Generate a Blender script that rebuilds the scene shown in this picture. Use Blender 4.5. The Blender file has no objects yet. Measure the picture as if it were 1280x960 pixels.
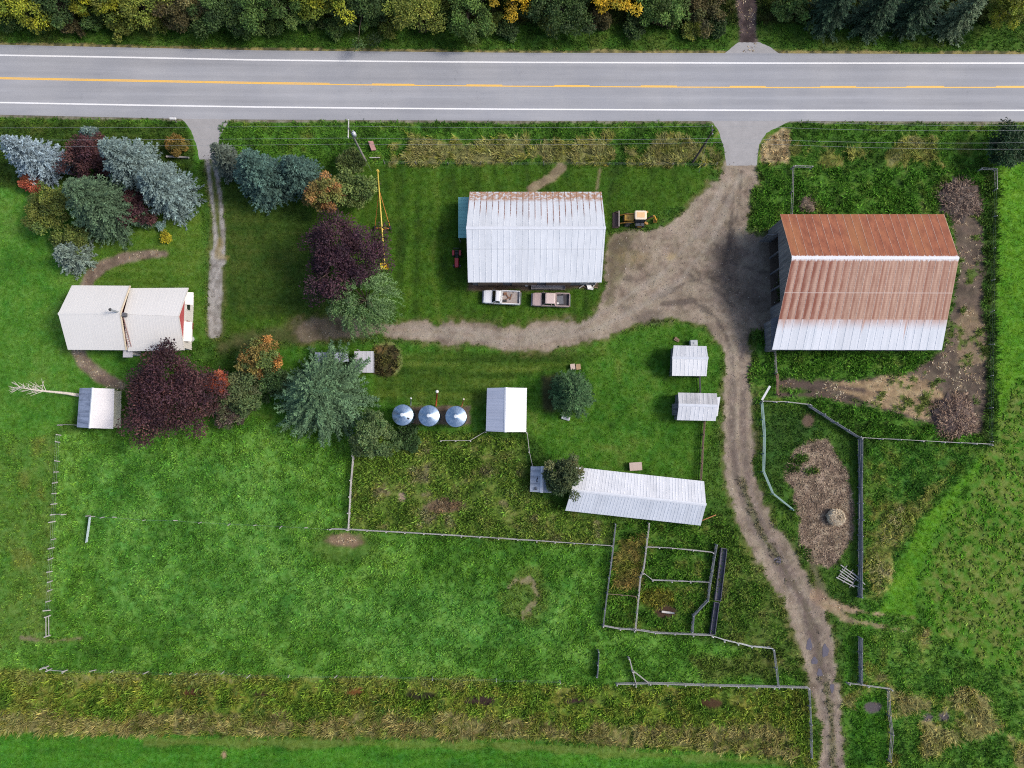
SUN_STR, SUN_ANG, SKY_STR, EXPO = 1.65, 13, .12, 1.14
GRASS_DENSITY = 1.0
import bpy, math, random
import numpy as np
from mathutils import Vector, Matrix
R = math.radians
rnd = random.Random(7)
sc = bpy.context.scene
COL = sc.collection

# ------------------------------------------------------------------ survey of the place
# The aerial photo is a near-vertical one from about 102 m: points read off it become metres on the ground.
F = 887.0; TH = math.atan(80 / F); H = 102.0
CT, ST = math.cos(TH), math.sin(TH)
def at(px, py, z=0.0):
    u = (px - 640) / F; v = (480 - py) / F
    t = (H - z) / (CT - v * ST)
    return Vector((u * t, (v * CT + ST) * t, z))
def at2(px, py, z=0.0):
    p = at(px, py, z); return (p.x, p.y)
def to_plan(X, Y):
    # inverse of at() for z = 0, arrays allowed
    w = -H
    cy = Y * CT + w * ST; cz = -Y * ST + w * CT
    return 640 + F * X / (-cz), 480 - F * cy / (-cz)

GAIN = np.array([1.75, 1.75, 1.75])
def lin(c):
    c = np.asarray(c, float) / 255.0
    return np.where(c <= 0.04045, c / 12.92, ((c + 0.055) / 1.055) ** 2.4)
def A(r, g, b, k=1.0):
    return np.clip(lin((r, g, b)) / GAIN * k, 0.002, 0.85)
def A4(*c): 
    a = A(*c); return (float(a[0]), float(a[1]), float(a[2]), 1.0)

# ------------------------------------------------------------------ numpy noise
def vnoise(x, y, seed=0):
    ix = np.floor(x).astype(np.int64); iy = np.floor(y).astype(np.int64)
    fx = x - ix; fy = y - iy
    fx = fx * fx * (3 - 2 * fx); fy = fy * fy * (3 - 2 * fy)
    def h(a, b):
        n = (a * 374761393 + b * 668265263 + seed * 974634777) & 0xffffffff
        n = ((n ^ (n >> 13)) * 1274126177) & 0xffffffff
        n = (n ^ (n >> 16)) & 0xffffffff
        return n / 4294967295.0
    return (h(ix, iy) * (1 - fx) + h(ix + 1, iy) * fx) * (1 - fy) + (h(ix, iy + 1) * (1 - fx) + h(ix + 1, iy + 1) * fx) * fy
def fbm(x, y, seed=0, oct=4, rough=0.55):
    s = np.zeros_like(x, float); a = 1.0; t = 0.0
    for o in range(oct):
        s += a * vnoise(x * 2 ** o, y * 2 ** o, seed + o * 17); t += a; a *= rough
    return s / t
def sstep(a, b, x):
    t = np.clip((x - a) / (b - a), 0, 1); return t * t * (3 - 2 * t)

# ------------------------------------------------------------------ node helper
class NT:
    def __init__(s, name):
        s.mat = bpy.data.materials.new(name); s.mat.use_nodes = True
        s.t = s.mat.node_tree; s.b = s.t.nodes['Principled BSDF']; s.out = s.t.nodes['Material Output']
    def set(s, sock, v):
        if isinstance(v, bpy.types.NodeSocket): s.t.links.new(v, sock)
        elif v is not None:
            if sock.type == 'RGBA' and len(v) == 3: v = (*v, 1)
            sock.default_value = v
    def n(s, typ, **props):
        nd = s.t.nodes.new(typ)
        for k, v in props.items(): setattr(nd, k, v)
        return nd
    def m(s, op, a, b=None, c=None, clamp=False):
        nd = s.n('ShaderNodeMath', operation=op, use_clamp=clamp)
        s.set(nd.inputs[0], a)
        if b is not None: s.set(nd.inputs[1], b)
        if c is not None: s.set(nd.inputs[2], c)
        return nd.outputs[0]
    def noise(s, vec, scale, detail=4, rough=0.6, stretch=None, off=0.0):
        if stretch:
            mp = s.n('ShaderNodeMapping'); s.set(mp.inputs[0], vec); mp.inputs['Scale'].default_value = stretch
            mp.inputs['Location'].default_value = (off, off * .7, off * .3); vec = mp.outputs[0]
        nd = s.n('ShaderNodeTexNoise'); s.set(nd.inputs['Vector'], vec)
        nd.inputs['Scale'].default_value = scale; nd.inputs['Detail'].default_value = detail
        nd.inputs['Roughness'].default_value = rough
        return nd.outputs['Fac']
    def mix(s, f, a, b, mode='MIX'):
        nd = s.n('ShaderNodeMix', data_type='RGBA', blend_type=mode)
        s.set(nd.inputs[0], f); s.set(nd.inputs[6], a); s.set(nd.inputs[7], b)
        return nd.outputs[2]
    def mr(s, v, a, b, c=0.0, d=1.0, smooth=True):
        nd = s.n('ShaderNodeMapRange', interpolation_type='SMOOTHSTEP' if smooth else 'LINEAR')
        s.set(nd.inputs[0], v)
        for i, q in enumerate((a, b, c, d)): s.set(nd.inputs[1 + i], q)
        return nd.outputs[0]
    def hsv(s, col, h=0.5, sa=1.0, v=1.0):
        nd = s.n('ShaderNodeHueSaturation'); s.set(nd.inputs['Color'], col)
        s.set(nd.inputs['Hue'], h); s.set(nd.inputs['Saturation'], sa); s.set(nd.inputs['Value'], v)
        return nd.outputs[0]
    def bump(s, h, strength=0.5, dist=0.1):
        nd = s.n('ShaderNodeBump'); s.set(nd.inputs['Height'], h)
        nd.inputs['Strength'].default_value = strength; nd.inputs['Distance'].default_value = dist
        s.t.links.new(nd.outputs[0], s.b.inputs['Normal'])
    def coord(s, k='Object'):
        return s.n('ShaderNodeTexCoord').outputs[k]
    def pos(s):
        return s.n('ShaderNodeNewGeometry').outputs['Position']
    def attr(s, name, what='Color'):
        return s.n('ShaderNodeAttribute', attribute_name=name).outputs[what]
    def fin(s, col, rough=0.8, metal=0.0, spec=None):
        s.set(s.b.inputs['Base Color'], col); s.set(s.b.inputs['Roughness'], rough)
        s.b.inputs['Metallic'].default_value = metal
        if spec is not None: s.b.inputs['Specular IOR Level'].default_value = spec
        return s.mat

MATS = {}
def plain(name, rgb, rough=0.7, metal=0.0, var=0.25, scale=2.5, spec=None, streak=None):
    if name in MATS: return MATS[name]
    m = NT(name); c = A(*rgb)
    f = m.noise(m.coord(), scale, 5, 0.65, stretch=streak)
    f2 = m.noise(m.coord(), scale * 9, 2, 0.5)
    g = m.m('ADD', m.mr(f, 0.25, 0.75, 1 - var, 1 + var * .8, False), m.mr(f2, 0.3, 0.7, -var * .3, var * .3, False))
    col = m.hsv(tuple(c), 0.5, 1.0, g)
    MATS[name] = m.fin(col, rough, metal, spec); return MATS[name]

# ------------------------------------------------------------------ object helpers
def tag(o, label=None, cat=None, group=None, kind=None):
    if label: o['label'] = label
    if cat: o['category'] = cat
    if group: o['group'] = group
    if kind: o['kind'] = kind
    return o
def empty(name, loc, label, cat, group=None, rz=0.0):
    o = bpy.data.objects.new(name, None); COL.objects.link(o)
    o.location = loc; o.rotation_euler = (0, 0, rz); o.empty_display_size = .3
    return tag(o, label, cat, group)
def kids(o): return [c for c in bpy.data.objects if c.parent == o]
def copy_tree(o, parent=None):
    c = o.copy(); COL.objects.link(c)
    if parent is not None: c.parent = parent
    for ch in list(o.children): copy_tree(ch, c)
    return c

class MB:
    def __init__(s): s.v = []; s.f = []; s.uv = None
    def add(s, vs, fs):
        b = len(s.v); s.v += [tuple(p) for p in vs]; s.f += [tuple(i + b for i in f) for f in fs]; return s
    def box(s, c, d, rz=0.0, tilt=0.0):
        x, y, z = d[0] / 2, d[1] / 2, d[2] / 2
        M = Matrix.Translation(Vector(c)) @ Matrix.Rotation(rz, 4, 'Z') @ Matrix.Rotation(tilt, 4, 'Y')
        vs = [M @ Vector((a * x, b * y, e * z)) for e in (-1, 1) for a, b in ((-1, -1), (1, -1), (1, 1), (-1, 1))]
        return s.add(vs, [(3, 2, 1, 0), (4, 5, 6, 7), (0, 1, 5, 4), (1, 2, 6, 5), (2, 3, 7, 6), (3, 0, 4, 7)])
    def bar(s, p0, p1, w, h, up=(0, 0, 1)):
        p0 = Vector(p0); p1 = Vector(p1); d = (p1 - p0)
        if d.length < 1e-6: return s
        d.normalize(); u = Vector(up)
        if abs(d.dot(u)) > .99: u = Vector((1, 0, 0))
        r = d.cross(u).normalized() * w / 2; q = r.cross(d).normalized() * h / 2
        vs = [p + a * r + b * q for p in (p0, p1) for a, b in ((-1, -1), (1, -1), (1, 1), (-1, 1))]
        return s.add(vs, [(0, 1, 2, 3), (7, 6, 5, 4), (4, 5, 1, 0), (5, 6, 2, 1), (6, 7, 3, 2), (7, 4, 0, 3)])
    def tube(s, pts, rs, n=6, cap=True):
        pts = [Vector(p) for p in pts]
        if not isinstance(rs, (list, tuple)): rs = [rs] * len(pts)
        vs = []; fs = []
        for i, p in enumerate(pts):
            d = (pts[min(i + 1, len(pts) - 1)] - pts[max(i - 1, 0)]).normalized()
            u = Vector((0, 0, 1)) if abs(d.z) < .9 else Vector((1, 0, 0))
            a = d.cross(u).normalized(); b = d.cross(a)
            for k in range(n):
                t = 2 * math.pi * k / n
                vs.append(p + (a * math.cos(t) + b * math.sin(t)) * rs[i])
        for i in range(len(pts) - 1):
            for k in range(n):
                q = (k + 1) % n; fs.append((i * n + k, i * n + q, (i + 1) * n + q, (i + 1) * n + k))
        if cap:
            fs.append(tuple(range(n))); fs.append(tuple(reversed(range((len(pts) - 1) * n, len(pts) * n))))
        return s.add(vs, fs)
    def lathe(s, c, prof, n=32):
        vs = []; fs = []
        for r, z in prof:
            for k in range(n):
                t = 2 * math.pi * k / n; vs.append((c[0] + r * math.cos(t), c[1] + r * math.sin(t), c[2] + z))
        for i in range(len(prof) - 1):
            for k in range(n):
                q = (k + 1) % n; fs.append((i * n + k, i * n + q, (i + 1) * n + q, (i + 1) * n + k))
        return s.add(vs, fs)
    def wheel(s, c, r, w, n=18, axis='Y', prof=None):
        prof = prof or [(r * .6, -w / 2), (r * .93, -w / 2), (r, -w * .36), (r, w * .36), (r * .93, w / 2), (r * .6, w / 2), (r * .55, 0.0)]
        vs = []; fs = []
        for rr, off in prof:
            for k in range(n):
                t = 2 * math.pi * k / n
                vs.append((c[0] + rr * math.cos(t), c[1] + off, c[2] + rr * math.sin(t)) if axis == 'Y' else (c[0] + off, c[1] + rr * math.cos(t), c[2] + rr * math.sin(t)))
        m = len(prof)
        for i in range(m):
            j = (i + 1) % m
            for k in range(n):
                q = (k + 1) % n; fs.append((i * n + k, i * n + q, j * n + q, j * n + k))
        return s.add(vs, fs)
    def disc(s, c, r, w, n=16):
        return s.wheel(c, r, w, n, prof=[(0.001, -w / 2), (r, -w / 2), (r, w / 2), (0.001, w / 2)])
    def prism(s, poly, z0, z1):
        n = len(poly)
        a = sum(poly[i][0] * poly[(i + 1) % n][1] - poly[(i + 1) % n][0] * poly[i][1] for i in range(n))
        if a < 0: poly = poly[::-1]
        vs = [(p[0], p[1], z0) for p in poly] + [(p[0], p[1], z1) for p in poly]
        fs = [tuple(reversed(range(n))), tuple(range(n, 2 * n))] + [(i, (i + 1) % n, n + (i + 1) % n, n + i) for i in range(n)]
        return s.add(vs, fs)
    def loft(s, st):
        # stations (x, half width, z0, z1, chamfer) -> eight-sided body along x
        vs = []; fs = []
        for x, w, z0, z1, c in st:
            vs += [(x, -w + c * .5, z0), (x, w - c * .5, z0), (x, w, z0 + c * .5), (x, w, z1 - c), (x, w - c, z1), (x, -w + c, z1), (x, -w, z1 - c), (x, -w, z0 + c * .5)]
        for i in range(len(st) - 1):
            for k in range(8):
                q = (k + 1) % 8; fs.append((i * 8 + k, i * 8 + q, (i + 1) * 8 + q, (i + 1) * 8 + k))
        fs += [tuple(range(8)), tuple(reversed(range((len(st) - 1) * 8, len(st) * 8)))]
        return s.add(vs, fs)
    def quad(s, a, b, c, d): return s.add([a, b, c, d], [(0, 1, 2, 3)])
    def build(s, name, mat, parent=None, label=None, smooth=False, uv=None):
        me = bpy.data.meshes.new(name); me.from_pydata(s.v, [], s.f); 
        if uv is not None:
            l = me.uv_layers.new(name='UVMap')
            vi = np.empty(len(me.loops), np.int32); me.loops.foreach_get('vertex_index', vi)
            l.data.foreach_set('uv', np.asarray(uv, np.float32)[vi].ravel())
        me.materials.append(mat)
        if smooth: me.polygons.foreach_set('use_smooth', [True] * len(me.polygons))
        me.update()
        o = bpy.data.objects.new(name, me); COL.objects.link(o)
        if parent is not None: o.parent = parent
        if label: o['label'] = label
        return o

def np_mesh(name, V, faces, mat, parent=None, cols=None, attr='col', extra=None, nv=4):
    V = np.ascontiguousarray(V, np.float32); faces = np.ascontiguousarray(faces, np.int32)
    me = bpy.data.meshes.new(name)
    me.vertices.add(len(V)); me.vertices.foreach_set('co', V.ravel())
    nf = len(faces); me.loops.add(nf * nv); me.loops.foreach_set('vertex_index', faces.ravel())
    me.polygons.add(nf); me.polygons.foreach_set('loop_start', np.arange(0, nf * nv, nv, dtype=np.int32))
    if cols is not None:
        at_ = me.attributes.new(attr, 'FLOAT_COLOR', 'POINT')
        c4 = np.ones((len(V), 4), np.float32); c4[:, :3] = cols; at_.data.foreach_set('color', c4.ravel())
    for k, a in (extra or {}).items():
        q = me.attributes.new(k, 'FLOAT', 'POINT'); q.data.foreach_set('value', np.ascontiguousarray(a, np.float32))
    me.materials.append(mat); me.update(calc_edges=True); me.validate()
    o = bpy.data.objects.new(name, me); COL.objects.link(o)
    if parent is not None: o.parent = parent
    return o

def leaves(name, P, D, N, L, W, C, mat, parent=None):
    """diamond leaves: base P, direction D, face normal N, length L, width W, colour C (arrays)"""
    D = D / np.maximum(np.linalg.norm(D, axis=1, keepdims=True), 1e-6)
    S = np.cross(D, N); S /= np.maximum(np.linalg.norm(S, axis=1, keepdims=True), 1e-6)
    L = np.broadcast_to(np.asarray(L, float).reshape(-1, 1), (len(P), 1)); W = np.broadcast_to(np.asarray(W, float).reshape(-1, 1), (len(P), 1))
    V = np.empty((len(P), 4, 3)); V[:, 0] = P; V[:, 1] = P + D * L * .5 + S * W * .5; V[:, 2] = P + D * L; V[:, 3] = P + D * L * .5 - S * W * .5
    f = np.arange(len(P) * 4).reshape(-1, 4)
    return np_mesh(name, V.reshape(-1, 3), f, mat, parent, np.repeat(C, 4, axis=0))
# ------------------------------------------------------------------ ground survey: what covers each square metre
STEP = 0.25
gx = np.arange(-88, 88.01, STEP); gy = np.arange(-50, 78.01, STEP)
ext = np.array([3, 8, 18, 40, 90, 200, 450, 1000, 2400.0])
ax = np.concatenate([gx[0] - ext[::-1], gx, gx[-1] + ext]); ay = np.concatenate([gy[0] - ext[::-1], gy, gy[-1] + ext])
NX, NY = len(ax), len(ay)
GX, GY = np.meshgrid(ax, ay); X = GX.ravel(); Y = GY.ravel()
cX = np.clip(X, -110, 110); cY = np.clip(Y, -60, 95)
PX, PY = to_plan(cX, cY)
n1 = fbm(X / 9, Y / 9, 1); n2 = fbm(X / 3.2, Y / 3.2, 2); n3 = fbm(X / 1.1, Y / 1.1, 3, 3); n4 = fbm(X / 28, Y / 28, 4, 3); n5 = vnoise(X / .45, Y / .45, 5)
nb = (fbm(X / 1.6, Y / 1.6, 9, 4, .7) - .5) * .9 + (fbm(X / 7, Y / 7, 10, 2) - .5) * .9         # ragged edges
nstr = fbm(X / 14, Y / .7, 11, 3)                       # mowing / tractor streaks along x
nstr2 = fbm(X / .7, Y / 10, 12, 3)
colr = np.zeros((len(X), 3)); soil = np.zeros(len(X)); hgt = np.zeros(len(X)); kind = np.zeros(len(X), np.int8)
NONE, MEADOW, WEED, DRY, CROP, VERGE, LAWN = 0, 1, 2, 3, 4, 5, 6

def sdf(poly):
    poly = np.array(poly, float); out = np.full(len(PX), -60.0)
    lo = poly.min(0) - 22; hi = poly.max(0) + 22
    ok = np.where((PX > lo[0]) & (PX < hi[0]) & (PY > lo[1]) & (PY < hi[1]))[0]
    x = PX[ok]; y = PY[ok]; d2 = np.full(len(ok), 1e9); ins = np.zeros(len(ok), bool)
    for i in range(len(poly)):
        a = poly[i]; b = poly[(i + 1) % len(poly)]; e = b - a
        t = np.clip(((x - a[0]) * e[0] + (y - a[1]) * e[1]) / max(e @ e, 1e-9), 0, 1)
        d2 = np.minimum(d2, (x - a[0] - t * e[0]) ** 2 + (y - a[1] - t * e[1]) ** 2)
        c = ((a[1] > y) != (b[1] > y))
        if abs(e[1]) > 1e-9: ins ^= c & (x < a[0] + (y - a[1]) / e[1] * e[0])
    d = np.sqrt(d2); out[ok] = np.where(ins, d, -d); return out
def line(pts, w):
    """positive within w of the polyline; w may be a list per point"""
    pts = np.array(pts, float); ws = w if isinstance(w, (list, tuple)) else [w] * len(pts)
    out = np.full(len(PX), -60.0); mw = max(ws) + 25; lo = pts.min(0) - mw; hi = pts.max(0) + mw
    ok = np.where((PX > lo[0]) & (PX < hi[0]) & (PY > lo[1]) & (PY < hi[1]))[0]; x = PX[ok]; y = PY[ok]; best = np.full(len(ok), -60.0)
    for i in range(len(pts) - 1):
        a = pts[i]; b = pts[i + 1]; e = b - a
        t = np.clip(((x - a[0]) * e[0] + (y - a[1]) * e[1]) / max(e @ e, 1e-9), 0, 1)
        best = np.maximum(best, ws[i] * (1 - t) + ws[i + 1] * t - np.hypot(x - a[0] - t * e[0], y - a[1] - t * e[1]))
    out[ok] = best; return out
def blob(cx, cy, rx, ry): return (1 - np.hypot((PX - cx) / rx, (PY - cy) / ry)) * min(rx, ry)
def pal(n, *cs):
    """spread a noise over a list of colours"""
    cs = [A(*c) for c in cs]; n = np.clip((n - .28) / .44, 0, .9999) * (len(cs) - 1); i = n.astype(int); f = (n - i)[:, None]
    cs = np.array(cs); return cs[i] * (1 - f) + cs[np.minimum(i + 1, len(cs) - 1)] * f
def lay(s, c, soft=4, rag=10, so=None, h=None, k=None, op=1.0):
    global colr, soil, hgt
    m = sstep(-soft / 2, soft / 2, s + nb * rag) * op
    colr = colr * (1 - m[:, None]) + c * m[:, None]
    if so is not None: soil = soil * (1 - m) + so * m
    if h is not None: hgt = hgt * (1 - m) + h * m
    if k is not None: kind[m > .5] = k
    return m
mx = lambda *a: np.clip(sum(a) / len(a), 0, 1)

# base: rough grass everywhere (fields run to the horizon)
colr = pal(n1 * .5 + n2 * .5, (52, 88, 34), (68, 108, 42), (84, 122, 52)); hgt[:] = .12; kind[:] = MEADOW; base0 = colr.copy()
# woodland floor and verge north of the road
lay(62 - PY, pal(n2 * .6 + n3 * .4, (60, 78, 34), (66, 100, 40), (92, 98, 56), (112, 100, 70)), 6, 6, 0.0, .25, VERGE)
lay(38 - PY, pal(n3, (40, 54, 26), (56, 74, 32), (76, 78, 46)), 16, 12, .3, .35, WEED)
lay(20 - np.abs(PY - 50), pal(n2, (52, 90, 30), (68, 112, 40), (76, 110, 46)), 6, 10, 0, .12, VERGE, op=.8)
# verge south of the road
vg = 30 - np.abs(PY - 178)
lay(vg, pal(n2 * .6 + n3 * .4, (54, 90, 32), (70, 116, 42), (82, 128, 48), (108, 126, 64)), 5, 6, 0, .4, VERGE)
dryn = (n2 - .5) * 60 + (n3 - .5) * 30
lay(sdf([(490, 176), (900, 176), (900, 208), (490, 206)]) + dryn - 2, pal(n3, (110, 112, 62), (150, 140, 92), (128, 128, 76)), 8, 8, 0, .6, DRY, op=.8)
lay(sdf([(950, 170), (1180, 178), (1180, 210), (960, 206)]) + dryn - 6, pal(n3, (104, 112, 64), (140, 136, 88)), 8, 8, 0, .6, DRY, op=.7)
# north-east paddock round the barn
lay(sdf([(940, 206), (1245, 212), (1240, 560), (1075, 548), (1010, 505), (935, 500)]), pal(n2 * .5 + n3 * .5, (54, 86, 34), (70, 116, 42), (84, 130, 52), (104, 122, 66)), 6, 8, 0, .45, WEED)
# house lawn
lay(sdf([(-400, 150), (250, 152), (255, 420), (60, 545), (60, 900), (-400, 900)]), pal(n1 * .4 + n2 * .4 + n3 * .2, (58, 104, 34), (72, 128, 44), (86, 138, 54), (98, 136, 66)), 10, 10, 0, .1, LAWN)
lay(sdf([(100, 280), (255, 205), (255, 430), (100, 352)]), pal(nstr * .5 + n2 * .3 + n3 * .2, (62, 98, 32), (78, 118, 40), (92, 124, 52)), 20, 14, 0, .05, LAWN)
lay(sdf([(-10, 150), (232, 152), (248, 205), (225, 235), (-10, 235)]), pal(n2 * .5 + n3 * .5, (46, 74, 28), (62, 92, 36), (78, 96, 46)), 10, 12, 0, .2, VERGE)
# yard lawns
lawn = sdf([(280, 206), (470, 206), (650, 206), (890, 207), (878, 250), (762, 290), (755, 400), (640, 415), (400, 405), (280, 420)])
lay(lawn, pal(fbm(X / .9 + n1 * 3, Y / 14, 12, 3) * .5 + n2 * .25 + n3 * .25, (46, 76, 20), (58, 94, 24), (68, 108, 30), (82, 112, 42)), 6, 8, 0, .05, LAWN)
lay(sdf([(270, 220), (400, 260), (420, 400), (285, 400)]), pal(nstr * .4 + n3 * .3 + n1 * .3, (40, 66, 22), (54, 80, 30), (74, 88, 44)), 24, 20, 0, .05, LAWN, op=.8)  # shade near the trees, painted as darker lawn colour
lay(sdf([(300, 435), (480, 428), (700, 435), (850, 400), (905, 425), (900, 480), (880, 600), (700, 590), (660, 540), (440, 540), (300, 540)]),
    pal(n1 * .2 + n2 * .4 + n3 * .4, (48, 88, 22), (60, 110, 30), (76, 124, 42), (94, 124, 56)), 8, 8, 0, .12, LAWN)
lay(sdf([(470, 440), (760, 440), (640, 480), (600, 510), (470, 500)]), pal(fbm(X / 20, Y / .75, 33, 2) * .7 + n3 * .3, (50, 80, 22), (64, 98, 30), (90, 116, 48)), 14, 14, 0, .06, LAWN)
# pasture
past = sdf([(70, 540), (160, 535), (300, 520), (440, 545), (436, 662), (768, 683), (752, 785), (950, 812), (1012, 862), (640, 862), (-200, 840), (-200, 800), (62, 800)])
lay(past, pal(n1 * .3 + n2 * .4 + n3 * .3, (58, 104, 38), (70, 120, 44), (82, 134, 52), (104, 156, 74), (92, 138, 52)), 6, 8, 0, .26, MEADOW)
lay(past - 60 + (n4 - .5) * 160, pal(n2 * .5 + n3 * .5, (54, 110, 44), (86, 148, 72), (104, 164, 88)), 40, 20, 0, .26, MEADOW, op=.45)
lay(sdf([(-200, 530), (70, 545), (60, 800), (-200, 850)]), pal(n1 * .3 + n2 * .4 + n3 * .3, (66, 108, 42), (80, 128, 52), (92, 132, 62), (106, 128, 70)), 8, 10, 0, .12, MEADOW)
# weedy paddock
lay(sdf([(442, 552), (520, 540), (605, 545), (658, 548), (664, 618), (706, 640), (768, 655), (764, 682), (438, 660)]),
    pal(n2 * .4 + n3 * .6, (74, 102, 44), (90, 120, 52), (102, 132, 60), (112, 130, 72), (124, 120, 84)), 6, 8, .05, .5, WEED)
lay(blob(548, 634, 34, 13), pal(n3, (112, 94, 72), (128, 112, 88)), 6, 18, .7, .15, DRY); lay(blob(503, 622, 6, 10), A(170, 150, 128), 3, 6, .8, .05, NONE)
# corral
lay(sdf([(768, 655), (810, 652), (898, 655), (905, 690), (892, 795), (752, 785)]), pal(n2 * .4 + n3 * .6, (54, 88, 32), (68, 112, 42), (84, 124, 50), (104, 116, 62)), 4, 5, 0, .4, WEED)
lay(sdf([(772, 672), (806, 672), (800, 735), (762, 735)]), pal(n3, (88, 92, 42), (122, 104, 56), (140, 116, 66)), 8, 16, 0, .55, DRY, op=.75)
lay(blob(822, 748, 22, 12), pal(n3, (106, 108, 42), (126, 122, 50)), 8, 12, 0, .5, WEED)
lay(blob(833, 764, 16, 8), A(74, 58, 44), 4, 8, .6, .1, NONE)
lay(sdf([(890, 640), (930, 660), (1000, 760), (1010, 855), (905, 800)]), pal(n2 * .5 + n3 * .5, (64, 92, 38), (78, 114, 46), (98, 118, 62), (112, 112, 72)), 8, 10, .05, .4, WEED)
lay(sdf([(860, 822), (975, 818), (975, 842), (880, 845)]), pal(n3, (86, 90, 48), (104, 98, 60)), 12, 14, .2, .2, WEED, op=.6)
# ditch strip
dit = sdf([(-300, 838), (300, 846), (640, 856), (760, 856), (1012, 864), (1020, 960), (900, 945), (640, 920), (300, 918), (-300, 914)])
lay(dit, pal(n2 * .45 + n3 * .55, (70, 100, 38), (92, 126, 50), (114, 138, 58), (128, 132, 70), (82, 114, 54)), 6, 10, 0, .6, WEED)
lay(sdf([(-300, 884), (200, 894), (640, 898), (980, 912), (1000, 950), (880, 938), (640, 922), (300, 920), (-300, 916)]) + (n2 - .5) * 22, pal(n3, (96, 108, 54), (132, 128, 74), (160, 150, 98), (116, 104, 64), (104, 118, 60)), 8, 16, .1, .55, DRY, op=.85)
lay(4 - np.abs(PY - 843 - PX * .015 ) - 200 * (PX > 660) - 100 * (PX < 0) + (n2 - .5) * 18, pal(n3, (126, 132, 76), (152, 146, 96)), 5, 8, .1, .5, DRY, op=.5)
for cx, cy, rx, ry, c in ((725, 877, 22, 5, (62, 46, 44)), (603, 876, 14, 5, (66, 54, 48)), (240, 866, 12, 4, (92, 66, 40)), (335, 868, 20, 4, (60, 44, 34)), (443, 865, 9, 5, (124, 92, 46)), (890, 880, 10, 5, (78, 58, 40)), (525, 870, 16, 5, (52, 54, 34))):
    lay(blob(cx, cy, rx, ry), A(*c), 3, 8, .5, .15, NONE)
# south crop
south = np.where(PX < 640, PY - (916 + PX * .012), PY - (924 + (PX - 640) * .065)); south = np.where(PX > 985, -60 - 0 * south, south)
lay(south, pal(fbm(X / 8, Y / .8, 41, 3) * .5 + n2 * .3 + n3 * .2, (52, 104, 28), (66, 126, 36), (76, 138, 44)), 4, 5, 0, .1, LAWN)
lay(5 - np.abs(south - 8) + (n2 - .5) * 14 - 60 * (PX < 180), A(110, 120, 66), 6, 6, .1, .1, NONE, op=.55)
lay(blob(280, 943, 4, 6), A(168, 140, 108), 3, 3, .8, 0, NONE)
# east field and its rough margin
lay(sdf([(1243, 205), (1700, 200), (1700, 1200), (1050, 1200), (1055, 800), (1080, 740), (1082, 552), (1235, 562)]), pal(n1 * .3 + n2 * .4 + n3 * .3, (56, 100, 32), (70, 122, 42), (84, 138, 48)), 6, 8, 0, .2, MEADOW)
lay(sdf([(1246, 205), (1700, 200), (1700, 560), (1300, 470), (1255, 520), (1225, 590), (1175, 655), (1150, 720), (1150, 780), (1095, 768), (1125, 700), (1150, 650), (1200, 600), (1240, 556)]), pal(n1 * .3 + n2 * .4 + n3 * .3, (70, 124, 28), (84, 140, 34), (98, 152, 42)), 8, 10, 0, .14, LAWN)
crop = sdf([(1272, 470), (1700, 400), (1700, 850), (1285, 850), (1215, 825), (1160, 785), (1142, 755), (1155, 700), (1178, 650), (1228, 585), (1254, 520)])
lay(crop, pal(n1 * .3 + n2 * .3 + n3 * .4, (60, 106, 28), (72, 122, 34), (84, 134, 42), (98, 130, 60)), 8, 10, .05, .14, CROP)
lay(sdf([(1262, 480), (1700, 440), (1700, 850), (1285, 850), (1190, 800), (1150, 750), (1165, 690), (1210, 620)]) + (n2 - .5) * 26 - 4, pal(fbm((X + Y * .8) / .8, (Y - X * .8) / 3.5, 77, 3) * .6 + n5 * .4, (74, 118, 38), (84, 124, 44), (136, 124, 84), (150, 132, 106)), 10, 8, .3, .15, CROP, op=.34)
lay(sdf([(1082, 556), (1230, 562), (1190, 605), (1150, 650), (1120, 700), (1100, 756), (1080, 745)]) , pal(n2 * .5 + n3 * .5, (50, 96, 36), (66, 118, 44), (88, 124, 54), (124, 124, 72)), 6, 8, 0, .45, MEADOW)
lay(sdf([(1195, 590), (1165, 600), (1110, 640), (1085, 690), (1082, 750), (1105, 755), (1125, 690), (1150, 650)]) + (n2 - .5) * 30 - 3, pal(n3, (96, 112, 54), (156, 150, 98), (84, 112, 54), (176, 166, 116)), 8, 10, 0, .5, DRY, op=.75)
seb = sdf([(1080, 800), (1130, 765), (1215, 825), (1290, 855), (1700, 860), (1700, 1200), (1055, 1200), (1060, 860)])
lay(seb, pal(n2 * .5 + n3 * .5, (58, 102, 38), (74, 124, 48), (92, 136, 58), (116, 134, 72)), 8, 8, 0, .4, MEADOW)
lay(np.minimum(seb, 4) + (n2 * .6 + n1 * .4 - .60) * 110, pal(n3, (116, 112, 64), (168, 152, 100), (142, 138, 84)), 8, 10, 0, .5, DRY, op=.8)
lay(sdf([(1066, 866), (1112, 866), (1112, 1000), (1058, 1000)]), pal(n2 * .5 + n3 * .5, (44, 92, 26), (62, 116, 34), (78, 128, 44)), 6, 6, 0, .3, MEADOW)
for cx, cy, rx, ry in ((1092, 884, 12, 7), (1160, 897, 8, 6), (1180, 896, 8, 7)):
    lay(blob(cx, cy, rx, ry), A(94, 88, 90), 3, 5, .9, 0, NONE)
# hedge line along the east fence
lay(sdf([(1232, 215), (1247, 215), (1243, 556), (1228, 556)]), pal(n3, (38, 62, 28), (52, 84, 34), (70, 96, 46)), 4, 6, 0, .8, WEED)
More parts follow.
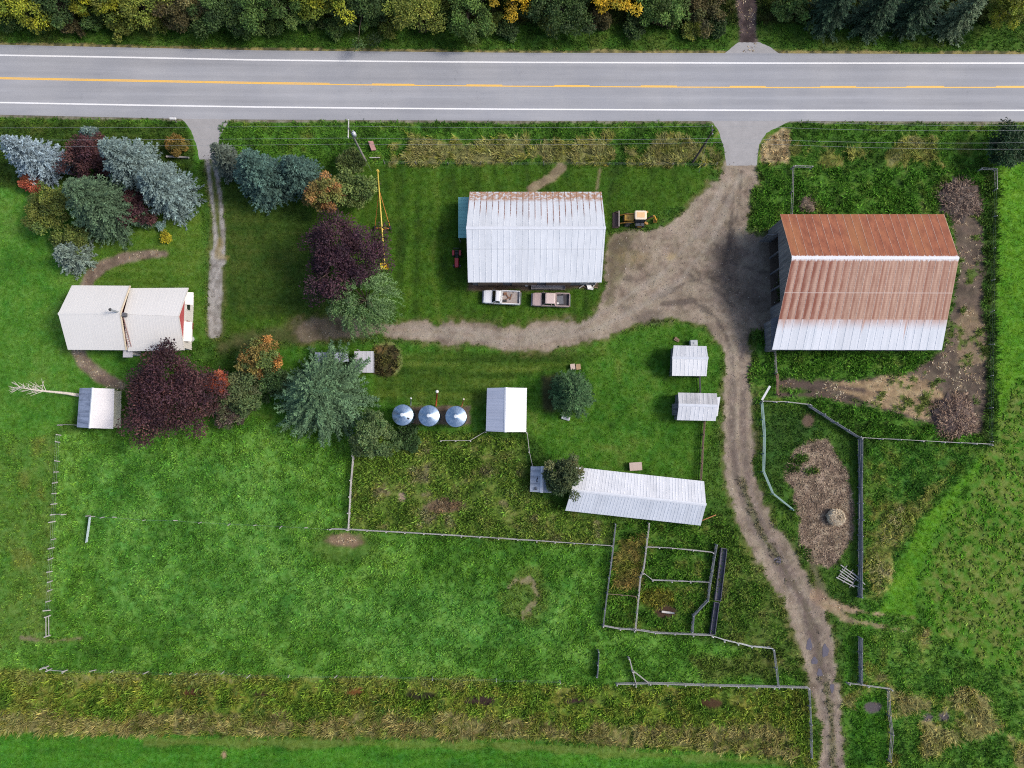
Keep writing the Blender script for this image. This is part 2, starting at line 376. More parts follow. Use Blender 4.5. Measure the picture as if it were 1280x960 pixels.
# bare earth behind the barn
earth = sdf([(1170, 228), (1222, 232), (1230, 290), (1232, 420), (1228, 545), (1160, 528), (1100, 512), (1020, 492), (976, 486), (978, 474), (1060, 474), (1130, 466), (1180, 440), (1200, 330), (1182, 266)])
lay(earth, pal(n2 * .5 + n3 * .5, (70, 60, 54), (90, 80, 70), (116, 102, 88), (94, 88, 74)), 6, 12, .9, .0, NONE)
lay(sdf([(1030, 474), (1140, 468), (1180, 500), (1160, 522), (1100, 508), (1040, 492)]) + (n2 - .5) * 22 - 1, pal(n3, (150, 128, 98), (182, 158, 120), (200, 176, 138)), 5, 12, .9, .0, NONE, op=.8)
lay(sdf([(1202, 385), (1226, 385), (1228, 450), (1200, 455)]) + (n2 - .5) * 22, pal(n3, (140, 122, 96), (176, 154, 118)), 5, 12, .9, 0, NONE, op=.6)
lay(np.minimum(earth, 3) + (n2 * .5 + n3 * .5 - .67) * 110, pal(n3, (60, 88, 36), (84, 112, 50)), 4, 6, .1, .35, WEED, op=.85)
lay(line([(976, 478), (1030, 482), (1080, 488)], 3), A(96, 82, 74), 5, 6, .9, 0, NONE); lay(line([(976, 493), (1030, 494), (1075, 506)], 3.5), A(92, 78, 70), 5, 6, .9, 0, NONE)
# mulch heap ground
mul = sdf([(990, 565), (1012, 550), (1036, 547), (1048, 570), (1062, 590), (1064, 640), (1066, 670), (1052, 700), (1036, 712), (1012, 706), (1000, 690), (1000, 650), (990, 632), (996, 610), (980, 600)])
mulm = lay(mul, pal(n3 * .6 + n5 * .4, (90, 78, 66), (122, 106, 90), (146, 128, 108), (170, 152, 130)), 4, 10, 1.0, 0, NONE)
for cx, cy, rx, ry in ((990, 582, 9, 7), (1003, 572, 7, 5), (1014, 588, 7, 4), (988, 640, 6, 14), (1012, 703, 8, 12), (1006, 692, 8, 10)):
    lay(blob(cx, cy, rx, ry), pal(n3, (40, 62, 26), (62, 98, 36)), 3, 8, 0, .4, WEED)
lay(sdf([(952, 506), (1010, 512), (1035, 545), (990, 560), (975, 620), (955, 590)]), pal(n2 * .5 + n3 * .5, (40, 72, 32), (54, 92, 40), (66, 102, 44)), 6, 8, 0, .25, MEADOW, op=.85)
lay(blob(1010, 525, 7, 8), A(104, 88, 74), 4, 5, .7, 0, NONE)
# bare spots
lay(blob(432, 676, 22, 10), A(128, 110, 88), 6, 8, .9, .0, NONE)
lay(blob(433, 683, 40, 22), pal(n3, (56, 84, 32), (74, 98, 44)), 14, 10, 0, .15, NONE, op=.55); lay(blob(432, 675, 19, 9), pal(n3, (120, 100, 80), (146, 126, 100)), 5, 8, .9, 0, NONE)
lay(line([(632, 738), (645, 728), (665, 726), (672, 740), (666, 756), (655, 768)], 5.5) + (n2 - .5) * 16 + (n5 - .5) * 5, pal(n3 * .6 + n5 * .4, (128, 116, 84), (170, 146, 122), (186, 164, 140)), 4, 14, .7, .1, NONE, op=.9)
lay(blob(655, 745, 34, 30) + (n2 - .5) * 40, pal(n3, (84, 104, 48), (100, 112, 60)), 10, 14, 0, .15, MEADOW, op=.5)
lay(line([(28, 797), (60, 802), (100, 798)], 2.5), A(128, 122, 92), 5, 6, .5, .1, NONE)
for cx, cy, rx, ry in ((47, 560, 10, 14), (30, 600, 12, 16), (52, 615, 8, 14), (30, 700, 14, 14)):
    lay(blob(cx, cy, rx, ry), A(120, 124, 70), 10, 14, 0, .12, None, op=.45)
# vegetable bed by the square lid
lay(sdf([(466, 432), (490, 428), (502, 440), (500, 462), (488, 470), (466, 466)]), pal(n3, (66, 58, 38), (84, 84, 46), (110, 92, 56)), 3, 6, .3, .3, WEED)
lay(line([(468, 430), (492, 429), (501, 438), (501, 458), (494, 467)], 1.5), A(128, 142, 92), 2, 2, .2, .1, NONE)
# soft bare strip along the shed's south wall, worn ground by the shed
lay(sdf([(585, 346), (752, 346), (752, 361), (600, 363), (585, 362)]), pal(n3, (84, 70, 58), (112, 96, 80)), 5, 8, .8, .03, NONE)
lay(line([(665, 236), (690, 222), (700, 211)], 3.5), pal(n3, (130, 116, 92), (160, 146, 116)), 4, 8, .7, 0, NONE); lay(line([(746, 236), (750, 212)], 2), A(140, 128, 98), 4, 6, .6, 0, NONE)
# gravel and leaf litter along the road edges
rn = np.interp(PX, [-600, 0, 320, 640, 890, 1280, 1900], [38, 56, 63, 66, 66.5, 68, 69]); rs = np.interp(PX, [-600, 0, 225, 320, 640, 890, 1280, 1900], [134, 143.5, 148.5, 149.5, 151, 151, 152, 153])
lay(2.6 - np.abs(PY - rn + 1), pal(n5, (96, 84, 66), (150, 132, 92), (176, 158, 104)), 2, 4, .7, .0, NONE, op=.8)
lay(2.4 - np.abs(PY - rs - .5), pal(n5, (110, 100, 88), (150, 142, 130)), 2, 4, .8, .0, NONE, op=.85)
# tracks
TR = np.full(len(X), -60.0)
yard = sdf([(907, 204), (946, 204), (943, 230), (938, 262), (936, 292), (976, 296), (976, 418), (938, 416), (928, 430), (934, 470), (918, 470), (908, 440), (884, 404), (840, 396), (800, 400), (760, 418), (700, 434), (640, 436), (640, 412), (700, 408), (740, 396), (752, 376), (756, 330), (764, 292), (800, 284), (838, 276), (876, 252), (896, 226)])
TR = np.maximum(TR, yard)
SE = [(902, 395), (918, 430), (922, 480), (921, 540), (927, 600), (945, 655), (978, 708), (1006, 755), (1022, 810), (1032, 860), (1040, 905), (1042, 1000)]
TR = np.maximum(TR, line(SE, [20, 18, 16, 15.5, 16, 18, 21, 22, 18, 16, 15, 15]))
WE = [(660, 424), (600, 420), (540, 415), (480, 411), (430, 408), (385, 412)]
trw = line(WE, [12.5, 12, 11.5, 11.5, 11, 10])
TR = np.maximum(TR, trw)
lay(TR + 3, pal(n3 * .5 + n2 * .5, (84, 92, 50), (108, 104, 72), (122, 112, 88)), 12, 30, .5, .05, NONE, op=.75)
trm = lay(TR, pal(n2 * .45 + n3 * .35 + n5 * .2, (112, 100, 86), (142, 128, 112), (160, 146, 128), (172, 158, 140)), 4, 17, 1.0, 0, NONE)
lay(line([(430, 408), (380, 412), (310, 424), (280, 432)], [12, 13, 10, 5]), pal(n2 * .5 + n3 * .5, (70, 72, 44), (98, 88, 68), (110, 104, 76)), 16, 16, .5, .03, NONE, op=.65)
def rut(pts, w, c, op=.8, rag=5, so=1.0): lay(line(pts, w) + (n5 - .5) * 3, A(*c), 2.5, rag, so, 0, NONE, op=op)
lay(sdf([(760, 292), (800, 288), (780, 330), (768, 380), (756, 380), (756, 320)]) + (n2 - .5) * 30 - 2, pal(n3, (86, 76, 58), (104, 106, 62)), 10, 12, .7, .03, NONE, op=.6)
lay(blob(778, 308, 14, 9), A(88, 78, 70), 6, 12, 1, 0, NONE, op=.6); lay(blob(800, 322, 26, 12), pal(n3, (124, 118, 84), (150, 132, 96)), 14, 18, .9, 0, NONE, op=.6)
lay(blob(838, 322, 12, 9), A(178, 156, 116), 8, 12, 1, 0, NONE, op=.6)
lay(sdf([(885, 296), (976, 300), (976, 400), (930, 400), (895, 370)]) + (n2 - .5) * 30, pal(n2, (88, 80, 76), (120, 110, 102)), 30, 16, 1, 0, NONE, op=.5)  # barn's soft shade west of its front, put into the yard colour
for cx, cy, rx, ry, k in ((908, 318, 26, 14, .45), (905, 345, 20, 14, .4), (784, 350, 7, 4, .6), (782, 385, 9, 7, .45), (908, 250, 6, 6, .5), (938, 420, 10, 6, .35), (812, 398, 18, 9, .5), (930, 372, 12, 6, .4)):
    lay(blob(cx, cy, rx, ry), A(76, 66, 62), 8, 14, 1, 0, NONE, op=k)
for pts, w in (([(917, 232), (915, 280), (908, 320), (912, 352)], 1.6), ([(926, 214), (923, 262), (912, 312)], 1.4), ([(820, 372), (860, 352), (900, 345), (935, 352)], 1.5), ([(845, 330), (870, 350), (896, 362), (918, 384)], 1.4), ([(828, 380), (866, 376), (896, 398), (916, 440), (918, 500)], 1.6), ([(888, 300), (918, 330), (960, 342)], 1.6)):
    rut(pts, w, (84, 75, 70), .65, 8)
sh = lambda d: [(x + d, y) for x, y in SE[1:]]
rut(sh(-6), 3.2, (158, 146, 132), .7); rut(sh(7), 3.2, (156, 142, 128), .7)
lay(line(sh(0)[3:], 3.4) + (n3 - .5) * 12, pal(n3, (78, 92, 46), (104, 104, 70)), 3, 8, .3, .15, VERGE, op=.7)
for d_ in (-9, -6.5, -4, 5, 7.5, 10): rut(sh(d_), .9, (104, 92, 84), .5, 7)
rut([(978, 708), (1006, 756), (1022, 812), (1030, 850)], 4.5, (108, 94, 88), .7); rut([(1006, 720), (1034, 790), (1042, 860)], 3, (112, 98, 90), .5)
lay(line([(1020, 742), (1050, 758), (1085, 766), (1125, 770), (1180, 775)], [9, 5, 3.4, 2.6, 2]), pal(n3, (142, 122, 100), (182, 158, 130)), 4, 10, .9, 0, NONE, op=.85)
lay(line([(1020, 745), (1060, 775), (1100, 783), (1130, 789)], [9, 4, 3.4, 2.2]), pal(n3, (130, 112, 92), (176, 152, 124)), 4, 10, .9, 0, NONE, op=.8)
lay(line([(1005, 650), (1018, 712), (1030, 745)], [3, 6, 8]), A(120, 102, 86), 6, 8, .9, 0, NONE, op=.6)
for pts, w in (([(486, 408), (560, 411), (640, 420), (720, 410), (770, 380), (830, 340), (880, 280), (905, 230)], 3.2), ([(486, 416), (560, 420), (640, 430), (740, 414), (800, 384), (850, 350), (890, 300), (925, 220)], 3)):
    lay(line(pts, w), pal(n3, (156, 146, 132), (172, 162, 148)), 5, 8, 1, 0, NONE, op=.6)
# straw apron east of the yard entrance
lay(sdf([(948, 205), (952, 180), (978, 160), (990, 160), (986, 205), (966, 204)]), pal(n5 * .5 + n3 * .5, (140, 122, 88), (186, 166, 124), (202, 184, 142)), 4, 8, .7, .12, DRY)
# stony drive to the house
GR = np.maximum(line([(258, 196), (265, 250), (270, 300), (272, 330)], [4, 3.2, 3, 4.5]), line([(268, 196), (276, 250), (279, 300), (278, 330)], [4, 3.4, 3.2, 4.5]))
GR = np.maximum(GR, line([(270, 318), (269, 360), (268, 414)], [7, 9, 8]))
lay(line([(262, 200), (272, 270), (270, 412)], [9, 11, 12]), pal(n3, (92, 92, 62), (120, 112, 84)), 8, 8, .5, .04, NONE, op=.55)
grm = lay(GR, pal(n3 * .4 + n5 * .6, (136, 131, 124), (160, 156, 150), (178, 174, 168)), 3, 5, 1.0, 0, NONE)
lay(line([(276, 300), (272, 320), (284, 322)], 4), pal(n3, (166, 146, 92), (140, 120, 70)), 4, 10, .7, .03, NONE, op=.55)
# curved foot-worn path by the house
HP = line([(104, 366), (114, 346), (130, 332), (155, 323), (185, 318), (206, 317)], [8, 8, 8, 7, 6, 4.5])
HP = np.maximum(HP, line([(96, 438), (104, 452), (120, 468), (150, 482)], [8, 8, 9, 8]))
hpm = lay(HP, pal(n3, (112, 98, 84), (138, 122, 106), (150, 136, 118)), 5, 7, 1.0, 0, NONE)
# woodland lane north of the road
NL = line([(935, 56), (934, 30), (930, -60), (925, -200)], 12)
nlm = lay(NL, pal(n3, (70, 58, 56), (96, 82, 80), (122, 106, 100)), 4, 6, 1.0, 0, NONE); rut([(935, 56), (934, 30), (930, -60)], 3, (58, 50, 48), .6)
# pad under the grain bins
lay(sdf([(500, 506), (588, 508), (588, 532), (500, 530)]), pal(n3, (96, 82, 68), (130, 116, 98)), 4, 8, .8, .02, NONE)
lay(sdf([(676, 470), (695, 470), (695, 515), (680, 515)]), pal(n3, (64, 52, 44), (84, 74, 56)), 8, 8, .7, .03, NONE, op=.8)  # west of the round pine: its shade painted into the ground as brown
far_ = sstep(0, 22, np.maximum(np.maximum(np.abs(X) - 90, Y - 80), -52 - Y)); colr = colr * (1 - far_[:, None]) + base0 * far_[:, None]; soil *= 1 - far_; hgt *= 1 - far_
for m_ in (trm, grm, hpm, nlm): m_ *= 1 - far_
gm_ = (1 - soil)[:, None] * (colr[:, 1] > colr[:, 0] * 1.08)[:, None]; colr = colr * (1 + gm_ * np.array([.06, .0, -.30]))
# nothing tall grows on the road or under roofs
apm = np.zeros(len(X), bool)
for q in ([(220, 144), (292, 145), (274, 158), (274, 201), (248, 201), (242, 170), (232, 154)], [(884, 145), (996, 145), (950, 182), (948, 209), (906, 209), (904, 186), (892, 154)], [(900, 72), (920, 50), (952, 50), (984, 72)]): apm |= sdf(q) > -1
hgt[apm] = 0; kind[apm] = NONE
roadm = (PY > rn - 2) & (PY < rs + 1); hgt[roadm] = 0; kind[roadm] = NONE
Z = (n2 - .5) * .10 + (n3 - .5) * .05; Z *= 1 - sstep(-6, 6, np.minimum(PY - rn + 6, rs + 8 - PY)); Z -= .45 * np.exp(-((PY - 872 - PX * .006) / 12.0) ** 2) * (PX < 1000) * (np.abs(X) < 200)
Z += np.where(np.abs(X) < 86, hgt, 0) * ((fbm(X / .75, Y / .75, 51, 2) - .5) * .5 + (n3 - .5) * .4) * np.where(kind == CROP, .4, 1)
Z = np.where(soil > .6, Z * .4, Z)
for q in ([(222, 146), (290, 147), (272, 199), (249, 199)], [(886, 145), (992, 145), (946, 207), (908, 207)], [(902, 70), (922, 50), (950, 50), (980, 70)]): Z *= 1 - sstep(-8, 0, sdf(q))

g = NT('ground_cover'); base = g.attr('col'); so = g.attr('soil', 'Fac'); P_ = g.pos()
na = g.noise(P_, 1.6, 6, .7); nb_ = g.noise(P_, 7.0, 4, .7); nc = g.noise(P_, .55, 3, .6)
gr = g.m('ADD', g.mr(na, .3, .7, .62, 1.3, False), g.mr(nb_, .3, .7, -.3, .3, False))
dr = g.m('ADD', g.mr(na, .3, .7, .88, 1.1, False), g.mr(nb_, .3, .7, -.16, .16, False))
val = g.m('ADD', g.m('MULTIPLY', gr, g.m('SUBTRACT', 1.0, so)), g.m('MULTIPLY', dr, so))
hue = g.mr(nc, .3, .7, .485, .512, False)
c_ = g.hsv(base, hue, g.mr(na, .3, .7, 1.08, .9, False), val)
g.bump(g.m('ADD', nb_, g.m('MULTIPLY', na, 2.0)), .55, .12)
GROUND = g.fin(c_, .95, 0, .15)

idx = np.arange(NX * NY).reshape(NY, NX)
quads = np.stack([idx[:-1, :-1], idx[:-1, 1:], idx[1:, 1:], idx[1:, :-1]], -1).reshape(-1, 4)
ALLV = np.stack([X, Y, Z], 1)
ground = np_mesh('ground', ALLV, quads, GROUND, None, colr, 'col', {'soil': soil}); ground['kind'] = 'structure'
ground.data.polygons.foreach_set('use_smooth', np.ones(len(quads), bool))
def sheet(name, m, thr=.5, dz=.006):
    q = quads[(m[quads] > thr).sum(1) >= 2]; u, inv = np.unique(q, return_inverse=True)
    v = ALLV[u].copy(); v[:, 2] += dz
    o = np_mesh(name, v, inv.reshape(-1, 4), GROUND, None, colr[u], 'col', {'soil': soil[u]}); o['kind'] = 'structure'
    o.data.polygons.foreach_set('use_smooth', np.ones(len(q), bool)); return o
sheet('dirt_track', trm); sheet('gravel_drive', grm); sheet('foot_path', hpm); sheet('woodland_lane', nlm)

# ------------------------------------------------------------------ road
EXT = list(range(-2600, -600, 200)) + list(range(-600, 1900, 20)) + list(range(1900, 4000, 200))
def yline(px, tab): return float(np.interp(px, [t[0] for t in tab], [t[1] for t in tab]))
N_ED = [(-2600, 10), (-600, 44), (0, 56), (320, 63), (640, 66), (890, 66.5), (1280, 68), (4000, 71)]
S_ED = [(-2600, 112), (-600, 134), (0, 143.5), (225, 148.5), (320, 149.5), (640, 151), (890, 151.3), (1280, 152), (4000, 155)]
N_WH = [(-2600, 22), (-600, 56), (0, 69), (160, 71.8), (320, 75), (480, 76.8), (640, 78), (960, 79), (1280, 79), (4000, 82)]
S_WH = [(-2600, 96), (-600, 119), (0, 128.2), (160, 131.3), (320, 133.8), (480, 135.4), (640, 136.6), (960, 138), (1280, 138), (4000, 141)]
YEL = [(-2600, 58), (-600, 86), (0, 97.6), (160, 100.6), (320, 103.6), (480, 105.6), (640, 107), (960, 108.6), (1280, 108.4), (4000, 111)]
def strip(name, top, bot, z, mat, xs=EXT, off=(0, 0), kind='structure'):
    mb = MB(); 
    for px in xs: mb.v.append((*at2(px, yline(px, bot) + off[1]), z)); mb.v.append((*at2(px, yline(px, top) + off[0]), z))
    for i in range(len(xs) - 1): mb.f.append((2 * i, 2 * i + 2, 2 * i + 3, 2 * i + 1))
    o = mb.build(name, mat, uv=[(p_[0], i_ % 2) for i_, p_ in enumerate(mb.v)]); o['kind'] = kind; return o
a = NT('worn_asphalt'); p = a.pos()
f1 = a.noise(p, .35, 5, .6, stretch=(.12, 1.0, 1.0)); f2 = a.noise(p, 1.0, 5, .65, stretch=(.05, 1.6, 1)); f3 = a.noise(p, 14, 3, .7); f4 = a.noise(p, .12, 4, .6)
v = a.m('ADD', a.mr(f1, .3, .7, .92, 1.07, False), a.m('ADD', a.mr(f2, .3, .7, -.06, .06, False), a.mr(f3, .3, .7, -.09, .09, False)))
col = a.mix(a.mr(f4, .35, .7), tuple(A(164, 166, 172)), tuple(A(173, 174, 178)))
oil = a.mr(a.noise(p, .5, 5, .6, stretch=(.15, 1.6, 1)), .6, .76, 0, .22)
col = a.mix(oil, col, tuple(A(120, 122, 130)))
uvn = a.n('ShaderNodeUVMap'); sp_ = a.n('ShaderNodeSeparateXYZ'); a.t.links.new(uvn.outputs[0], sp_.inputs[0]); vv = sp_.outputs[1]
for c0, w0, k0 in ((.78, .05, -.07), (.60, .05, -.07), (.42, .05, -.05), (.26, .05, -.05), (.34, .03, .05), (.985, .03, -.10), (.015, .03, -.04)):
    v = a.m('ADD', v, a.m('MULTIPLY', a.mr(a.m('ABSOLUTE', a.m('SUBTRACT', vv, c0)), 0, w0, k0, 0), a.mr(f2, .3, .6, .5, 1.2, False)))
cr_ = a.m('ABSOLUTE', a.m('SUBTRACT', a.noise(p, .22, 4, .6), .5)); cm = a.m('MULTIPLY', a.mr(cr_, .0, .004, 1, 0), a.mr(a.noise(p, .07, 2, .5, off=4), .5, .58)); v = a.m('SUBTRACT', v, a.m('MULTIPLY', cm, .16))
ASPH = a.fin(a.hsv(col, .5, 1, v), .9, 0, .2); 
ROADZ = .02
strip('road', N_ED, S_ED, ROADZ, ASPH)
wl = NT('road_paint_white'); ww = wl.mr(wl.noise(wl.pos(), 3, 5, .7), .3, .42, .45, 1); WHITE_P = wl.fin(wl.mix(ww, tuple(A(170, 172, 176)), tuple(A(250, 250, 250))), .7)
yl = NT('road_paint_yellow'); ww = yl.mr(yl.noise(yl.pos(), 3, 5, .7), .3, .45, .5, 1); YEL_P = yl.fin(yl.mix(ww, tuple(A(176, 166, 150)), tuple(A(252, 200, 96))), .7)
strip('edge_line', N_WH, N_WH, ROADZ + .004, WHITE_P, off=(-.9, .9)); strip('edge_line', S_WH, S_WH, ROADZ + .004, WHITE_P, off=(-.9, .9))
strip('centre_line', YEL, YEL, ROADZ + .004, YEL_P, off=(.15, 1.55))
xs = [x for x in EXT if x < 400] + [412]; strip('centre_line', YEL, YEL, ROADZ + .004, YEL_P, xs, off=(-1.15, -.05))
for i, (x0, x1) in enumerate(((465, 518), (583, 628), (693, 737), (801, 846), (912, 957), (1025, 1070), (1133, 1180), (1245, 1292), (1355, 1400))):
    strip('centre_dash', YEL, YEL, ROADZ + .004, YEL_P, [x0, (x0 + x1) / 2, x1], off=(-1.0, .15))
# driveway aprons (asphalt), each a little ragged, tucked under the road edge
def apron(name, pts, mat, z=.012):
    out = []
    for i in range(len(pts)):
        q0 = Vector(pts[i]); q1 = Vector(pts[(i + 1) % len(pts)]); k = max(1, int((q1 - q0).length / 3))
        for j in range(k): 
            q = q0.lerp(q1, j / k); out.append(at2(q.x + rnd.uniform(-.4, .4), q.y + rnd.uniform(-.4, .4)))
    mb = MB(); mb.prism(out, -.05, z); o = mb.build(name, mat); o['kind'] = 'structure'; return o
b = NT('pale_asphalt'); p = b.pos(); v = b.m('ADD', b.mr(b.noise(p, .8, 6, .65), .3, .7, .9, 1.08, False), b.mr(b.noise(p, 12, 3, .7), .3, .7, -.1, .1, False))
PALE = b.fin(b.hsv(tuple(A(170, 168, 168)), .5, 1, v), .92, 0, .2)
apron('driveway_apron', [(222, 146), (290, 147), (284, 155), (276, 168), (272, 182), (272, 199), (249, 199), (246, 182), (239, 164), (231, 152)], PALE)
apron('driveway_apron', [(886, 149), (992, 149), (976, 157), (958, 166), (949, 180), (946, 207), (908, 207), (905, 186), (899, 165), (892, 154)], PALE)
apron('driveway_apron', [(902, 70), (912, 62), (922, 53), (950, 53), (962, 58), (972, 66), (980, 70)], PALE)
# ------------------------------------------------------------------ foliage material and grass
def leaf_mat(name, rough=.65, trans=.25, spec=.25):
    l = NT(name); c = l.attr('col'); l.fin(c, rough, 0, spec)
    tr = l.n('ShaderNodeBsdfTranslucent'); l.t.links.new(l.hsv(c, .5, 1.1, 1.1), tr.inputs[0])
    mx_ = l.n('ShaderNodeMixShader'); mx_.inputs[0].default_value = trans
    l.t.links.new(l.b.outputs[0], mx_.inputs[1]); l.t.links.new(tr.outputs[0], mx_.inputs[2]); l.t.links.new(mx_.outputs[0], l.out.inputs[0])
    return l.mat
LEAF = leaf_mat('foliage'); NEEDLE = leaf_mat('needles', .7, .12); GRASS = leaf_mat('grass_blades', .75, .15, .1)
BARK = plain('bark', (104, 90, 76), .9, 0, .35, 4, streak=(3, 3, .6)); DEADWOOD = plain('bleached_wood', (222, 212, 200), .85, 0, .2, 3)
nr = np.random.default_rng(11)
def lookup(x, y):
    i = np.clip(np.rint((x - ax[len(ext)]) / STEP).astype(int) + len(ext), 0, NX - 1); j = np.clip(np.rint((y - ay[len(ext)]) / STEP).astype(int) + len(ext), 0, NY - 1)
    return j * NX + i
def tufts(name, label, sel, dens, nb_blade, lmin, lmax, wid, lean, rad, jitter, area=(-80, 80, -47, 72), bias=None, dirn=None, sat=1.0):
    x0, x1, y0, y1 = area; n = int((x1 - x0) * (y1 - y0) * dens)
    x = nr.uniform(x0, x1, n); y = nr.uniform(y0, y1, n); k = lookup(x, y)
    ok = sel(k, x, y); x, y, k = x[ok], y[ok], k[ok]; n = len(x)
    h = hgt[k]; ang0 = nr.uniform(0, 2 * np.pi, n)
    if dirn is not None: ang0 = dirn(x, y) + nr.normal(0, .7, n)
    B = nb_blade; rep = lambda a: np.repeat(a, B)
    ang = rep(ang0) + (nr.uniform(-np.pi, np.pi, n * B) if dirn is None else nr.normal(0, .6, n * B))
    rr = rad * np.sqrt(nr.uniform(0, 1, n * B)); a2 = nr.uniform(0, 2 * np.pi, n * B)
    P = np.stack([rep(x) + rr * np.cos(a2), rep(y) + rr * np.sin(a2), rep(Z[k]) + .01], 1)
    le = nr.uniform(lean[0], lean[1], n * B); ln = nr.uniform(lmin, lmax, n * B) * (.55 + rep(h) * 1.3)
    D = np.stack([np.cos(ang) * np.sin(le), np.sin(ang) * np.sin(le), np.cos(le)], 1)
    tip = P + D * ln[:, None]; S = np.stack([-np.sin(ang), np.cos(ang), np.zeros(n * B)], 1) * (nr.uniform(.6, 1.3, n * B) * wid)[:, None]
    tw = nr.uniform(-.5, .5, (n * B, 1)); S[:, 2:] += tw * wid
    mid = P + D * ln[:, None] * .5 + np.array([0, 0, 1]) * (ln * .12)[:, None]
    V = np.stack([P - S * .3, mid - S * .5, tip, mid + S * .5], 1).reshape(-1, 3)
    c = colr[k]; f = np.exp(nr.normal(0, jitter, n) + (vnoise(x / .8, y / .8, 71) - .5) * 2.2 * jitter)[:, None]; c = c * f
    hs = nr.normal(0, .07, n)[:, None]; c = c * np.concatenate([1 + hs, 1 + 0 * hs, 1 - hs * .8], 1)
    if bias is not None: c = c * np.array(bias)
    c = rep_c = np.repeat(c, B, 0) * np.exp(nr.normal(0, .12, n * B))[:, None]
    o = np_mesh(name, V, np.arange(len(V)).reshape(-1, 4), GRASS, None, np.repeat(np.clip(rep_c, .004, .8), 4, 0)); o['kind'] = 'stuff'
    return tag(o, label, name.replace('_', ' '))
GD = GRASS_DENSITY
clump = lambda x, y, s, sd_: fbm(x / s, y / s, sd_, 3)
tufts('pasture_grass', 'thick green pasture grass filling the fields and paddock margins', lambda k, x, y: (kind[k] == MEADOW) & (nr.uniform(0, 1, len(k)) < np.clip((clump(x, y, 1.5, 61) - .30) * 3.2, .4, 1)), 11 * GD, 5, .25, .6, .12, (.45, 1.3), .20, .2, bias=(1.27, 1.22, 1.08))
tufts('tall_weeds', 'tall olive green weeds crowding the paddock, ditch and fence lines', lambda k, x, y: (kind[k] == WEED) & (nr.uniform(0, 1, len(k)) < np.clip((clump(x, y, 1.3, 62) - .3) * 3.4, .12, 1)), 11 * GD, 6, .3, .8, .13, (.35, 1.3), .26, .26, bias=(1.18, 1.27, 1.12))
tufts('dry_grass', 'bleached straw coloured tall grass laid over by the wind', lambda k, x, y: (kind[k] == DRY) & (nr.uniform(0, 1, len(k)) < np.clip((clump(x, y, 1.6, 63) - .3) * 3.4, .15, 1)), 13 * GD, 6, .4, 1.0, .085, (.6, 1.35), .22, .28, bias=(1.22, 1.2, 1.15), dirn=lambda x, y: fbm(x / 4, y / 4, 64, 2) * 9 - 1.5)
tufts('verge_grass', 'rough green verge grass along both sides of the road', lambda k, x, y: (kind[k] == VERGE), 9 * GD, 5, .2, .55, .11, (.5, 1.35), .18, .24, bias=(1.14, 1.14, 1.08))
tufts('lawn_grass', 'short mown lawn grass round the house, sheds and yard', lambda k, x, y: (kind[k] == LAWN), 9 * GD, 4, .14, .32, .07, (.4, 1.35), .2, .24, bias=(1.24, 1.22, 1.10))
tufts('crop_plants', 'young green crop plants scattered over the east field', lambda k, x, y: (kind[k] == CROP) & (nr.uniform(0, 1, len(k)) < .8), 3.0 * GD, 8, .3, .6, .18, (.8, 1.45), .14, .22, bias=(1.15, 1.32, 1.0))

# litter: straw, wood chips, clods
def litter(name, label, sel, dens, L, W, cols, lift=.02):
    n = int(160 * 119 * dens); x = nr.uniform(-80, 80, n); y = nr.uniform(-47, 72, n); k = lookup(x, y); ok = sel(k); x, y, k = x[ok], y[ok], k[ok]; n = len(x)
    a_ = nr.uniform(0, 2 * np.pi, n); e = nr.uniform(0, .5, n); D = np.stack([np.cos(a_) * np.cos(e), np.sin(a_) * np.cos(e), np.sin(e)], 1)
    Nn = np.stack([nr.normal(0, .4, n), nr.normal(0, .4, n), np.ones(n)], 1)
    cc = np.array([A(*q) for q in cols])[nr.integers(0, len(cols), n)] * np.exp(nr.normal(0, .2, n))[:, None]
    o = leaves(name, np.stack([x, y, Z[k] + lift], 1), D, Nn, nr.uniform(L[0], L[1], n), nr.uniform(W[0], W[1], n), np.clip(cc, .005, .8), GRASS)
    o['kind'] = 'stuff'; return tag(o, label, name.replace('_', ' '))
litter('wood_chips', 'pale and brown wood chips spread thickly on the mulch heap', lambda k: mulm[k] > .5, 34 * GD, (.12, .34), (.06, .16), [(160, 138, 116), (136, 114, 96), (112, 94, 80), (190, 170, 146), (90, 76, 66)], .03)
litter('straw_litter', 'scraps of pale straw lying on the bare earth', lambda k: (soil[k] > .85) & (mulm[k] < .3) & (trm[k] < .4) & (grm[k] < .3) & (nr.uniform(0, 1, len(k)) < np.clip((n3[k] - .42) * 5, 0, 1)), 12 * GD, (.2, .5), (.06, .13), [(212, 190, 150), (180, 152, 116), (120, 100, 84), (228, 214, 184)])
litter('track_stones', 'small pale stones loose on the tracks and yard', lambda k: (np.maximum(trm[k], grm[k]) > .7), 2.4 * GD, (.08, .2), (.07, .16), [(186, 178, 168), (128, 116, 106), (108, 98, 90), (164, 152, 140)])

